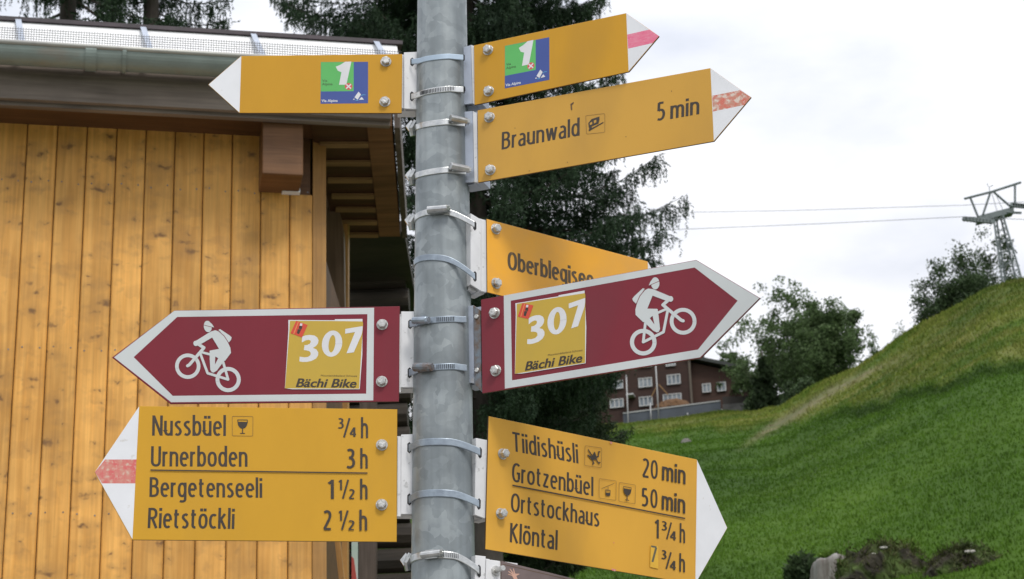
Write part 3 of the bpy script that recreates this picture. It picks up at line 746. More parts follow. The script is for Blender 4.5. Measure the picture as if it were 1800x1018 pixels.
# ---- stickers --------------------------------------------------------------
def quadmap(bd, tl, tr, br, bl):
    A, B_, C_, D_ = [bd.L(*p) for p in (tl, tr, br, bl)]
    return lambda u, v: (A * (1 - u) * (1 - v) + B_ * u * (1 - v) + C_ * u * v + D_ * (1 - u) * v)
def via_sticker(bd, tl, tr, br, bl):
    q = quadmap(bd, tl, tr, br, bl)
    W, H = 770., 675.
    m = lambda x, y: q((x - 222) / W, (y - 178) / H)
    P = lambda pts: [m(*p) for p in pts]
    base = bd.sheet('sticker', [P([(222, 178), (992, 178), (992, 853), (222, 853)])], M['blue'])
    bd.sheet('green_field', [P([(224, 180), (758, 180), (758, 655), (224, 655)])], M['green'], base)
    bd.sheet('numeral', [P([(465, 255), (540, 225), (620, 175), (640, 380), (500, 322)]), P([(585, 210), (620, 175), (720, 173), (640, 548), (520, 550)])], M['white_ink'], base)
    rd = [P([(675 + 62 * math.cos(a), 578 + 56 * math.sin(a)) for a in np.linspace(0, 6.283, 20)[:-1]])]
    bd.sheet('emblem', rd, M['red_ink'], base)
    cr_ = []
    for s_ in (-1, 1):
        cr_ += [P([(675 - 34, 578 - 34 * s_ - 10 * s_), (675 - 44, 578 - 26 * s_), (675 + 34, 578 + 34 * s_ + 10 * s_), (675 + 44, 578 + 26 * s_)])]
    bd.sheet('emblem_cross', cr_, M['white_ink'], base)
    bd.text('Via', m(245, 500), m(328, 500), m(245, 462), M['ink'], px=False, parent=base)
    bd.text('Alpina', m(245, 555), m(415, 555), m(245, 517), M['ink'], px=False, parent=base)
    bd.text('Via Alpina', m(236, 826), m(500, 826), m(236, 786), M['white_ink'], px=False, bold=.02, parent=base)
    bd.sheet('mountain_logo', [P([(838, 665), (878, 712), (822, 795), (772, 755)]), P([(888, 750), (925, 795), (842, 797)]), P([(765, 770), (778, 795), (748, 797)])], M['white_ink'], base)
    bd.sheet('logo_swoosh', [P([(880, 725), (910, 708), (955, 714), (950, 724), (912, 720), (888, 738)]), P([(772, 798), (842, 799), (830, 812), (800, 814)])], M['sky_ink'], base)
    return base
def bike_sticker(bd, tl, tr, br, bl):
    q = quadmap(bd, tl, tr, br, bl); m = lambda x, y: q((x - 36) / 890., (y - 97) / 813.)
    P = lambda pts: [m(*p) for p in pts]
    under = bd.sheet('backing_sticker', [P([(33, 90), (590, 90), (595, 78), (925, 72), (935, 500), (915, 912), (110, 916), (20, 905), (38, 205)])], M['white_ink'])
    top = bd.sheet('sticker', [P([(52, 100), (590, 100), (928, 103), (934, 130), (908, 906), (22, 906), (50, 210)])], M['sticker_yellow'])
    three = [(205, 290), (250, 274), (300, 269), (350, 275), (388, 298), (405, 335), (398, 372), (375, 402), (340, 424), (382, 442), (406, 478), (404, 515), (380, 552), (330, 579), (270, 591), (220, 592), (182, 585), (185, 530), (240, 538), (285, 532), (314, 510), (316, 484), (300, 464), (268, 455), (232, 450), (238, 392), (272, 389), (300, 375), (313, 352), (306, 334), (285, 327), (250, 334), (205, 360)]
    bd.sheet('numeral', [P(three)], M['white_ink'], top)
    A = np.linspace(0, 2 * math.pi, 33); ring = []
    for a, b_ in zip(A[:-1], A[1:]):
        o_ = lambda t: (568 + 122 * math.cos(t) - 8 * math.sin(t), 372 + 157 * math.sin(t)); n_ = lambda t: (567 + 40 * math.cos(t) - 9 * math.sin(t), 374 + 104 * math.sin(t))
        ring.append(P([o_(a), o_(b_), n_(b_), n_(a)]))
    bd.sheet('numeral', ring, M['white_ink'], top)
    bd.sheet('numeral', [P([(722, 195), (930, 160), (930, 205), (920, 262), (832, 475), (745, 488), (840, 232), (722, 252)])], M['white_ink'], top)
    bd.text('Mountainbikeland Schweiz', m(445, 762), m(880, 766), m(448, 742), M['ink_worn'], px=False, parent=top)
    bd.text('Bächi Bike', m(150, 888), m(866, 892), m(178, 790), M['ink'], px=False, bold=.012, emb=.0004, parent=top)
    sq = bd.sheet('flag_square', [P([(128, 100), (268, 150), (205, 300), (65, 250)])], M['flag_red'], top)
    bd.sheet('flag_stripe', [P([(150, 112), (160, 116), (108, 262), (98, 258)])], M['orange_ink'], top)
    bd.sheet('flag_figure', [P([(168, 160), (205, 165), (198, 205), (160, 195)]), P([(150, 200), (192, 205), (168, 262), (140, 250)])], M['ink'], top)
    bd.sheet('flag_head', [P([(178, 130), (205, 135), (200, 162), (172, 158)])], M['white_ink'], top)
def icon_box(bd, tl, tr, br, bl):
    q = quadmap(bd, tl, tr, br, bl)
    pts = [q(*p) for p in ((.04, 0), (.96, 0), (1, .04), (1, .96), (.96, 1), (.04, 1), (0, .96), (0, .04))]
    o = bd.sheet('pictogram_frame', bd.stroke(pts, .0007, True), M['frame_ink']); return q, o
def glass_icon(bd, *c):
    q, o = icon_box(bd, *c); P = lambda pts: [q(*p) for p in pts]
    bowl = [(.27, .28)] + [(.5 - .24 * math.cos(a), .30 + .33 * math.sin(a)) for a in np.linspace(0, math.pi, 14)] + [(.73, .28)]
    rim = [(.27, .18), (.73, .18), (.735, .30), (.27, .30)]
    bd.sheet('glass_pictogram', [P(bowl)] + [p for p in bd.stroke([q(*a) for a in rim], .0011, True)] + bd.stroke([q(.5, .6), q(.5, .86)], .0016) + bd.stroke([q(.38, .87), q(.62, .87)], .0014), M['ink'])
# cyclist drawn once in the right-hand sign's picture, mirrored for the other
def cyclist(bd, fmap, k=1.0):
    f = lambda x, y: bd.L(*fmap(x, y))
    def st(pts, wd): 
        n = len(pts); o = []
        for i in range(n - 1):
            a, b = np.array(pts[i], float), np.array(pts[i + 1], float); d = b - a; d /= np.linalg.norm(d); p = np.array([-d[1], d[0]]) * wd / 2
            o.append([f(*(a + p)), f(*(a - p)), f(*(b - p)), f(*(b + p))])
        for a in pts: o.append([f(a[0] + wd / 2 * math.cos(t), a[1] + wd / 2 * math.sin(t)) for t in np.linspace(0, 6.283, 13)[:-1]])
        return o
    P = lambda pts: [f(*p) for p in pts]
    for c, ro, ri in (((770, 541), 150, 107), ((325, 775), 149, 103)):
        polys = []
        A = np.linspace(0, 2 * math.pi, 37)
        for a, b in zip(A[:-1], A[1:]):
            polys.append(P([(c[0] + ro * math.cos(a), c[1] + ro * math.sin(a)), (c[0] + ro * math.cos(b), c[1] + ro * math.sin(b)),
                            (c[0] + ri * math.cos(b), c[1] + ri * math.sin(b)), (c[0] + ri * math.cos(a), c[1] + ri * math.sin(a))]))
        bd.sheet('bicycle_wheel', polys, M['border'])
    polys = st([(606, 305), (545, 358), (592, 398), (750, 530), (772, 537)], 36) + st([(600, 415), (552, 662), (325, 775), (349, 565)], 30) + st([(470, 455), (600, 398)], 28)
    bd.sheet('bicycle_frame', polys, M['border'])
    polys = [P([(345, 195), (380, 176), (430, 182), (470, 205), (430, 255), (372, 400), (400, 470), (370, 540), (325, 552), (240, 470), (238, 410), (270, 290), (305, 225)])]
    polys += [P([(400, 180), (440, 185), (625, 262), (600, 320), (430, 255)])] + [P([(632 + 29 * math.cos(t), 292 + 32 * math.sin(t)) for t in np.linspace(0, 6.283, 17)[:-1]])]
    polys += [P([(330, 400), (480, 403), (492, 440), (420, 490), (340, 560), (300, 480)])]
    polys += [P([(440, 405), (486, 405), (500, 500), (514, 630), (455, 600), (430, 480)]), P([(325, 470), (385, 490), (460, 590), (514, 628), (500, 660), (478, 667), (440, 650), (345, 560)])]
    bd.sheet('rider_body', polys, M['border'])
    polys = [P([(460 + 47 * math.cos(t), 118 + 68 * math.sin(t)) for t in np.linspace(0, 6.283, 25)[:-1]]), P([(386, 147), (405, 100), (440, 55), (500, 92)])]
    polys += [P([(322, 172), (343, 180), (290, 250), (245, 345), (212, 315), (203, 290), (225, 262)])]
    bd.sheet('rider_head_and_backpack', polys, M['border'])
    bd.sheet('helmet_line', [P([(383, 150), (386, 143), (505, 89), (506, 96)]), P([(346, 184), (352, 186), (290, 262), (252, 350), (244, 350), (284, 258)])], M['wine'])

D = rad(1)
STICKER_TEXT = ('Via', 'Alpina', 'Via Alpina', 'Bächi Bike', 'Mountainbikeland Schweiz')
c1 = crop(400, 0, 3.991); c3 = crop(800, 0, 3.273); c5 = crop(180, 520, 3.396); c7 = crop(160, 700, 3.214); c6 = crop(830, 370, 3.085); c8 = crop(840, 720, 3.415)
cc4 = crop(840, 430, 8.182)
GR = 'direction signs on the pole'

# 1 left, blank with the green and blue sticker
b = Board('direction_sign', 'blank yellow arrow sign pointing left, uppermost left of the pole, with green and blue sticker', (707.2, 95.2), Y0 - .012, 1.8 * D, .1 * D, -1.1 * D)
plate(b, [(423.8, 98.5), (707.2, 95.2), (706, 199), (420.5, 198.7), (366, 149)], M['yellow2'])
b.sheet('arrow_tip', [b.Ls([(424.2, 98.9), (421, 198.2), (366.8, 149)])], M['white'])
via_sticker(b, (564, 109.4), (647, 109), (647, 181.8), (563.5, 182.7))
for p in ((678.4, 109), (676.6, 179.4)): bolt(b, p)
bracket(b, [(710, 92), (733.5, 91), (733, 192), (710, 191)], None, 'alu_white', slots=[(724.6, 109, 18), (724, 169.5, 20)], side=-1)

# 2 right, blank with sticker and pink stripe
b = Board('direction_sign', 'blank yellow arrow sign pointing right with pink striped tip, uppermost on the right', (833, 80), Y0 - .035, -22.1 * D, -.6 * D, -.5 * D)
plate(b, [(833, 80), (1100.6, 23.2), (1158.7, 63.6), (1105.5, 126.2), (834.2, 184.8)], M['yellow2'])
b.sheet('arrow_tip', [b.Ls([(1101, 23.8), (1158, 63.8), (1105.2, 125.4)])], M['white'])
b.sheet('tip_stripe', [b.Ls([c3(991, 200), c3(1118, 171), c3(1173, 208), c3(1137, 249), c3(996, 281)])], M['stripe_pink'])
via_sticker(b, c3(287, 265), c3(542, 215), c3(543, 460), c3(287, 510))
for p in ((858.4, 88.6), (859.6, 161)): bolt(b, p)
bracket(b, [(805, 86), (828, 79), (831, 182), (806.5, 185)], [(828, 79), (834, 81), (836, 184), (831, 182)], 'alu', slots=[(813.8, 101.8, 17), (814, 158, 19)])

# 3 Braunwald
b = Board('direction_sign', 'yellow arrow sign reading Braunwald 5 min with flaking red tip stripe', (839.5, 194), Y0 - .035, -20.4 * D, -.6 * D, -1.0 * D)
plate(b, [(839.5, 194), (1248.5, 119.8), (1320.6, 171), (1255.2, 248.4), (840.6, 321)], M['yellow3'])
b.sheet('arrow_tip', [b.Ls([(1249, 120.5), (1320, 171), (1255, 247.6)])], M['white'])
b.sheet('tip_stripe', [b.Ls([c3(1479, 552), c3(1640, 520), c3(1702, 560), c3(1664, 605), c3(1484, 643)])], M['stripe_red'])
b.text('Braunwald', c3(268, 862), c3(717, 781), c3(270, 762), M['ink'], emb=.0007)
b.text('5', c3(1163, 697), c3(1208, 690), c3(1165, 590), M['ink'], emb=.0007, fit='box'); b.text('min', c3(1238, 686), c3(1405, 657), c3(1240, 585), M['ink'], emb=.0008)
q, _ = icon_box(b, c3(752, 667), c3(862, 654), c3(862, 762), c3(757, 773))
P = lambda pts: [q(*p) for p in pts]
b.sheet('train_pictogram', [P([(.12, .42), (.30, .22), (.72, .13), (.72, .30), (.66, .50), (.14, .66)]), P([(.12, .78), (.92, .44), (.93, .49), (.14, .86)]), P([(.16, .66), (.3, .6), (.3, .76), (.16, .8)])], M['ink'])
b.sheet('train_windows', [P([(.20, .42), (.33, .36), (.33, .50), (.20, .54)]), P([(.42, .32), (.55, .28), (.55, .42), (.42, .47)])], M['yellow3'])
b.sheet('scuff_mark', [b.Ls([c3(664, 600), c3(682, 588), c3(684, 594), c3(672, 606), c3(675, 634), c3(668, 636)])], M['edge'])
for x, y in ((997, 285), (1100, 240), (930, 300), (1180, 160), (905, 225)): b.sheet('dirt_spot', [b.Ls([(x, y), (x + 1.4, y), (x + 1, y + 1.6), (x, y + 1.3)])], M['edge'])
for p in ((860.8, 206.8), (862.3, 299.4)): bolt(b, p)
bracket(b, [(807, 197), (831, 195), (833.5, 320), (808.5, 322)], [(831, 195), (839, 200), (840.5, 321), (833.5, 320)], 'alu', slots=[(816.5, 217, 15), (818, 299, 16)])

# 4 Oberblegisee
b = Board('direction_sign', 'bright orange yellow sign reading Oberblegisee, partly hidden behind the right wine red bicycle sign', (855.4, 385), Y0 - .02, 36.5 * D, 1.5 * D, -1.1 * D)
plate(b, [(855.4, 385), (1138.2, 459.7), (1178, 532), (1139.5, 582), (856.6, 514)], M['yellow4'])
b.sheet('arrow_tip', [b.Ls([(1138.4, 460.4), (1177, 532), (1139.3, 581)])], M['white'])
b.text('Oberblegisee', cc4(425, 352), cc4(1668, 632), cc4(424, 100), M['ink_worn'], bold=.012)
for p in ((870.8, 403), (871.5, 498.4)): bolt(b, p)
bracket(b, [(827.5, 375), (846, 386), (846, 512), (827.5, 500)], [(846, 386), (855, 390), (855.5, 514), (846, 512)], 'alu_white', slots=[(834.5, 397, 18), (834.8, 486, 20)])

# 5 / 6 bicycle route signs
b = Board('bicycle_sign', 'wine red arrow sign pointing left with white cyclist and yellow 307 sticker', (702.7, 538.5), Y0 - .012, .5 * D, .3 * D, -1.2 * D)
plate(b, [(306.6, 545.9), (702.7, 538.5), (701.2, 706), (299.3, 710), (197, 628.4)], M['wine'])
outer = [c5(70, 368), c5(430, 90), c5(1622, 72), c5(1617, 625), c5(411, 636)]; inner = [c5(187, 367), c5(447, 127), c5(1582, 110), c5(1575, 585), c5(420, 598)]
def border(bd, outer, inner):
    o, i = bd.Ls(outer), bd.Ls(inner); n = len(o)
    bd.sheet('white_border', [[o[k], o[(k + 1) % n], i[(k + 1) % n], i[k]] for k in range(n)], M['border'])
border(b, outer, inner)
rf, rr_ = complex(770, 541), complex(325, 775); lf, lr = complex(*c5(510, 421)), complex(*c5(751, 501))
A_ = (lf - lr) / (rf.conjugate() - rr_.conjugate()); B_ = lf - A_ * rf.conjugate()
def leftmap(x, y): w_ = A_ * complex(x, -y) + B_; return (w_.real, w_.imag)
cyclist(b, leftmap)
bike_sticker(b, (507.4, 564), (637.3, 564.7), (634, 684.4), (503.2, 683.8))
for p in ((672, 571), (671.2, 671)): bolt(b, p)
bracket(b, [(705, 547.5), (728.5, 547.5), (727.5, 681), (704.5, 681)], [(701.7, 557), (705, 557), (704.5, 690), (701.7, 690)], 'alu_white', slots=[(721, 570, 18), (720, 655.5, 20)], side=-1)

b = Board('bicycle_sign', 'wine red arrow sign pointing right with white cyclist and yellow 307 sticker', (845.6, 527), Y0 - .035, -25.7 * D, -.1 * D, -1.1 * D)
plate(b, [(845.6, 527), (1223.8, 456.9), (1336.3, 524), (1232, 629.3), (847.8, 691.6)], M['wine'])
outer = [c6(172, 462), c6(1215, 271), c6(1558, 476), c6(1237, 797), c6(178, 967)]; inner = [c6(210, 490), c6(1207, 310), c6(1440, 490), c6(1225, 755), c6(217, 922)]
border(b, outer, inner)
cyclist(b, crop(1080, 480, 6.3625))
bike_sticker(b, c6(237, 508), c6(612, 447), c6(622, 828), c6(240, 888))
for p in ((869.9, 550.9), (872, 652)): bolt(b, p)
bracket(b, [(810.5, 541), (832, 536.5), (834, 674), (812, 672)], [(832, 536.5), (845, 546), (846.5, 689), (834, 674)], 'alu', 'rust', slots=[(819, 561, 18), (820, 647, 20)], screws=[(838, 557), (838.5, 651)])

# 7 Nussbüel board
b = Board('direction_sign', 'large yellow board pointing left listing Nussbüel, Urnerboden, Bergetenseeli and Rietstöckli', (698.3, 719.6), Y0 - .012, 6.4 * D, 0, -1.0 * D)
plate(b, [(244.6, 714), (698.3, 719.6), (697.3, 952.6), (232.2, 949), (166.2, 830)], M['yellow7'])
b.sheet('arrow_tip', [b.Ls([(244.6, 714.8), (232.8, 948), (166.9, 830)])], M['white'])
b.sheet('tip_stripe', [b.Ls([c7(80, 347), c7(257, 347), c7(250, 482), c7(62, 482), c7(22, 418)])], M['stripe_red2'])
I = M['ink']; E_ = .0007
b.text('Nussbüel', c7(345, 212), c7(762, 214), c7(347, 98), I, emb=E_)
b.text('Urnerboden', c7(338, 386), c7(884, 388), c7(340, 272), I, emb=E_)
b.text('Bergetenseeli', c7(330, 558), c7(968, 563), c7(332, 447), I, emb=E_)
b.text('Rietstöckli', c7(320, 734), c7(810, 739), c7(325, 620), I, emb=E_)
glass_icon(b, c7(798, 103), c7(915, 104), c7(914, 215), c7(798, 213))
def rowtext(bd, c, items, emb=.0006):
    for ch, x0, x1, y0, y1, sl in items:
        e = emb if (y1 - y0) > 80 else .0003
        bd.text(ch, c(x0, y1 + 0), c(x1, y1 + sl * (x1 - x0)), c(x0, y0), I, emb=e, fit='box')
rowtext(b, c7, [('3', 1395, 1428, 113, 173, 0), ('/', 1424, 1466, 112, 224, 0), ('4', 1460, 1497, 166, 219, 0), ('h', 1525, 1565, 108, 226, 0),
    ('3', 1443, 1492, 286, 398, 0), ('h', 1521, 1563, 283, 398, 0),
    ('1', 1337, 1372, 462, 570, 0), ('1', 1397, 1418, 462, 520, 0), ('/', 1418, 1458, 460, 570, 0), ('2', 1456, 1489, 515, 571, 0), ('h', 1520, 1562, 456, 572, 0),
    ('2', 1312, 1358, 634, 747, 0), ('1', 1397, 1418, 636, 693, 0), ('/', 1412, 1456, 634, 747, 0), ('2', 1452, 1488, 691, 748, 0), ('h', 1516, 1560, 631, 749, 0)])
b.sheet('divider_line', b.stroke([b.L(*c7(336, 408)), b.L(*c7(1562, 425))], .0022), I)
for p in ((671.2, 782.5), (670.9, 887.6)): bolt(b, p)
bracket(b, [(705, 764), (730, 763), (729.5, 904), (704.5, 904)], [(698.5, 768), (704.8, 768), (704.5, 908), (697.8, 908)], 'alu_white', slots=[(719.5, 787, 20), (719.5, 878, 21)], side=-1)

# 8 Tiidishüsli board
b = Board('direction_sign', 'large yellow board pointing right listing Tiidishüsli, Grotzenbüel, Ortstockhaus and Klöntal', (859, 731.7), Y0 - .015, 35.1 * D, 3.2 * D, -2.2 * D)
plate(b, [(859, 731.7), (1224.5, 807.8), (1278.4, 928), (1222, 1027), (853.2, 965.4)], M['yellow8'])
b.sheet('arrow_tip', [b.Ls([(1225, 808.6), (1277.8, 928), (1222, 1026)])], M['white'])
b.text('Tiidishüsli', c8(210, 250), c8(604, 325), c8(205, 133), I, emb=.0008)
b.text('Grotzenbüel', c8(203, 432), c8(692, 521), c8(205, 318), I, emb=.0008)
b.text('Ortstockhaus', c8(196, 612), c8(728, 706), c8(199, 500), I, emb=.0008)
b.text('Klöntal', c8(190, 796), c8(476, 844), c8(194, 680), I, emb=.0008)
def row8(items):
    sl = .165
    for ch, x0, x1, y0, y1, mm in items:
        b.text(ch, c8(x0, y1), c8(x1, y1 + sl * (x1 - x0)), c8(x0 + 1, y0), mm, emb=.0006 if y1 - y0 > 70 else .0003, fit='box')
row8([('2', 985, 1026, 290, 406, I), ('0', 1036, 1078, 300, 413, I), ('5', 982, 1021, 468, 580, I), ('0', 1034, 1076, 475, 588, I),
      ('1', 1058, 1084, 658, 771, I), ('3', 1100, 1133, 668, 724, I), ('/', 1128, 1162, 672, 780, I), ('4', 1150, 1186, 727, 781, I), ('h', 1209, 1241, 681, 798, I),
      ('3', 1098, 1130, 842, 896, I), ('/', 1124, 1160, 850, 957, I), ('4', 1148, 1185, 905, 959, I), ('h', 1206, 1240, 862, 973, I)])
b.text('min', c8(1102, 424), c8(1243, 450), c8(1104, 312), I, emb=.0008); b.text('min', c8(1100, 600), c8(1241, 626), c8(1102, 488), I, emb=.0008)
pt_o = b.sheet('correction_patch', [b.Ls([c8(1033, 815), c8(1078, 820), c8(1079, 957), c8(1030, 946)])], mat('lighter_yellow_patch', (.80, .46, .035), rough=.35))
b.text('7', c8(1036, 916), c8(1073, 922), c8(1036, 816), M['ink_grey'], emb=.0005, fit='box')
q, _ = icon_box(b, c8(640, 218), c8(740, 232), c8(738, 350), c8(637, 337)); P = lambda pts: [q(*p) for p in pts]
b.sheet('gnome_pictogram', [P([(.58, .22), (.70, .48), (.72, .62), (.42, .68), (.34, .62), (.15, .48), (.16, .42), (.40, .50)])] + b.stroke([q(.18, .17), q(.45, .48)], .0022) + b.stroke([q(.68, .50), q(.80, .46), q(.82, .22), q(.88, .21)], .0022)
        + b.stroke([q(.44, .64), q(.54, .82), q(.48, .88)], .0022) + b.stroke([q(.66, .60), q(.84, .80), q(.90, .75)], .0022), I)
q, _ = icon_box(b, c8(725, 415), c8(827, 430), c8(825, 547), c8(724, 532)); P = lambda pts: [q(*p) for p in pts]
b.sheet('gondola_pictogram', b.stroke([q(.14, .50), q(.88, .14)], .0007) + b.stroke([q(.52, .34), q(.52, .52)], .0008) + b.stroke([q(.38, .54), q(.64, .53), q(.64, .78), q(.40, .80)], .0013, True) + [P([(.38, .68), (.64, .66), (.64, .76), (.60, .82), (.42, .83)])], I)
glass_icon(b, c8(845, 438), c8(942, 455), c8(940, 567), c8(842, 553))
b.sheet('divider_line', b.stroke([b.L(*c8(203, 456)), b.L(*c8(1240, 655))], .0024), I)
b.sheet('paint_chips', [b.Ls([c8(788, 192), c8(803, 198), c8(800, 208), c8(792, 206)]), b.Ls([c8(798, 955), c8(826, 962), c8(822, 972), c8(800, 968)]), b.Ls([c8(807, 795), c8(815, 800), c8(812, 806)])], M['stripe_red2'])
for p in ((883, 798.5), (879.5, 903.3)): bolt(b, p, .0078, .013)
bracket(b, [(836.8, 770), (858, 774), (853.5, 912), (834.5, 905)], None, 'alu_white', slots=[(843.8, 796, 20), (841.8, 886, 20)])

# 9 brown sign at the foot of the picture
b = Board('picture_sign', 'grey brown sign at the lower edge with a small open hand on it', (880, 984), Y0 - .01, 34 * D, 0, -1 * D)
plate(b, [(881, 986), (1020, 1020), (1270, 1078), (1270, 1160), (881, 1120)], M['brown_print'], name='plate')
b.sheet('rim_line', b.stroke(b.Ls([(883, 992), (1030, 1026)]), .0012), M['edge'])
c9 = crop(820, 950, 7.5)
b.sheet('hand_picture', [b.Ls(cmap(c9, p)) for p in ([(600, 440), (640, 430), (655, 470), (672, 515), (625, 515), (600, 470)], [(565, 375), (575, 373), (618, 430), (604, 440)], [(612, 372), (622, 372), (636, 430), (620, 432)],
        [(545, 412), (553, 405), (610, 440), (602, 455)], [(542, 450), (550, 443), (610, 458), (608, 470)], [(640, 440), (694, 440), (697, 447), (652, 470)])], M['skin_print'])
bracket(b, [(836, 976), (854, 978), (851, 1060), (834, 1060)], [(855, 983), (880, 988), (880, 1062), (852, 1060)], 'alu_white', 'alu_white', slots=[(842, 1004, 22)])
c = b.L(872, 1003); s_ = MB(); s_.prism(disc(c, .008, k=20), -.002, .002, .0004); s_.tube([(c[0], c[1], .001), (c[0], c[1], .022)], .0045, 12); s_.obj('threaded_stud', M['bolt'], b.e)

# clamps
sl = lambda x, y, Yo: onY(x, y, Y0 - Yo)
clamp((733.6, 108), (770.7, 100), (806, 101), 11, mat('blue_grey_band', (.42, .52, .62), (.36, .45, .55), rough=.4, metal=.35), 'smooth pale blue band, topmost clamp on the pole', ends=(sl(814, 101.5, .036), sl(724.5, 108.5, .014)), full=False)
clamp((733.6, 167), (770.7, 157.6), (806, 157.3), 12, M['steel'], 'perforated steel band just under the smooth blue one', ends=(sl(814, 158, .036), sl(724, 170, .014)), full=False, perf=True)
clamp((731.8, 222), (763.6, 215.5), (810, 212.5), 12, M['steel'], 'steel clamp level with the top of the Braunwald sign, screw housing at right', ends=(sl(817, 218, .040), None), full=False, housing=(.98, .034, .013, .03, 1), tail=True)
clamp((731.8, 308), (763.6, 300), (812, 298), 12, M['steel'], 'steel clamp level with the foot of the Braunwald sign, screw housing at right', ends=(sl(819, 302, .040), None), full=False, housing=(.98, .036, .014, .02, 1), tail=True)
clamp((731, 386), (777.7, 371), (823, 388), 12, M['steel'], 'shiny clamp level with the top of the Oberblegisee sign, screw housing in front', ends=(sl(834, 395, .046), None), full=False, housing=(1.68, .036, .014, .0, 1), tail=True)
clamp((729, 463), (773.6, 453.6), (824.5, 476), 12, M['steel_dull'], 'plain dull grey band level with the foot of the Oberblegisee sign', ends=(sl(835, 487, .046), None), full=False)
clamp((729, 568), (777.3, 561.5), (810, 562), 12, M['steel_dull'], 'clamp with dark screw housing level with the top of the wine red signs', ends=(sl(819, 562, .036), sl(721, 570, .014)), full=False, perf=(1.15, 1.75), housing=(2.25, .032, .013, -.22, 1), hm=M['steel_dull'])
clamp((729, 652), (777.3, 644.7), (810, 647), 12, M['steel_dull'], 'clamp with rusty screw housing level with the foot of the wine red signs', ends=(sl(820, 647.5, .036), sl(720, 655.5, .014)), full=False, perf=(1.15, 1.75), housing=(2.15, .034, .015, -.2, 1), hm=M['rust'])
clamp((729.8, 784), (779.7, 776.3), (831, 786), 13, M['steel_dull'], 'plain grey band level with the upper bolts of the lowest yellow boards', ends=(sl(843.8, 795, .033), sl(719.5, 788, .014)), full=False)
clamp((729.8, 875), (779.7, 866.7), (831, 878.5), 13, M['steel_dull'], 'plain grey band level with the lower bolts of the lowest yellow boards', ends=(sl(841.8, 886, .033), sl(719.5, 878.7, .014)), full=False)
clamp((729.8, 985), (779.7, 975), (832, 989), 12.5, M['steel'], 'lowest shiny clamp beside the brown sign, screw housing in front', ends=(sl(842, 1003, .034), None), full=False, perf=(1.0, 1.5), housing=(1.86, .034, .012, .02, 1), tail=True)

# ------------------------------------------------------------------ wooden house
exec_house = True
HW = rad(78)
ha = np.array([math.sin(HW), math.cos(HW), 0]); hn = np.array([math.cos(HW), -math.sin(HW), 0]); hz = np.array([0, 0, 1.])
H0 = onY(560, 600, 9.6); H0 = np.array([H0[0], H0[1], 0])
he = np.array([-.020, 1, 0]); he /= np.linalg.norm(he)
def hp(x, y, off):                      # picture point on the plane `off` metres in front of the wall -> (a, z)
    P = onP(x, y, H0 + hn * off, hn) - H0; return float(P @ ha), float(P[2])
def W(a, n, z): return H0 + ha * a + hn * n + hz * z
M['pine'] = wood_mat('honey_pine_boards', (.86, .45, .115), (.69, .33, .07))
M['pine_trim'] = wood_mat('pine_trim', (.50, .27, .085), (.36, .18, .05), knots=True, rand=.1)
M['fascia'] = wood_mat('weathered_fascia', (.25, .205, .17), (.15, .12, .098), knots=False, axis=0)
M['beam'] = wood_mat('reddish_beam', (.22, .105, .045), (.14, .065, .028), knots=False, axis=0)
M['soffit'] = wood_mat('soffit_timber', (.34, .20, .085), (.24, .135, .055), knots=False, axis=0)
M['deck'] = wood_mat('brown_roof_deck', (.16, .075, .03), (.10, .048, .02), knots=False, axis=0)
M['gutter'] = mat('weathered_zinc_gutter', (.30, .36, .34), (.22, .26, .24), scale=3, rough=.5, metal=.2, stretch=(1, 1, 2), c3=(.30, .22, .17), s3=2.5, lo3=.55, hi3=.75)
M['rim'] = mat('gutter_rim', (.46, .46, .42), (.36, .35, .33), scale=6, rough=.45, metal=.3)
M['sheet'] = mat('white_roof_edge_sheet', (.90, .90, .90), (.84, .84, .85), scale=3, rough=.4)
M['cap'] = mat('dark_roof_edge', (.075, .055, .065), (.05, .04, .045), scale=10, rough=.6)
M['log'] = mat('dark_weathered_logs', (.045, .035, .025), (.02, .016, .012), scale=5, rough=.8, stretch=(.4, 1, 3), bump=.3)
M['greywood'] = wood_mat('grey_weathered_post', (.13, .10, .08), (.07, .052, .042), knots=False)

house = empty('wooden_house', tuple(H0)); tag(house, 'honey coloured timber house with board cladding and a zinc gutter on the left', 'house')
def hobj(b, name, m, smooth=False, parent=None):
    o = b.obj(name, m, parent or house, smooth)
    if parent is None or True:
        o.matrix_parent_inverse = Matrix.Translation(-Vector(house.location))
    return o
def local(name, build, m, origin, parent=None):
    """mesh with its own origin at the piece (so that grain differs piece to piece)"""
    o = build.obj(name, m, house); 
    for v in o.data.vertices: v.co = v.co - Vector(origin)
    o.location = Vector(origin) - house.location
    return o
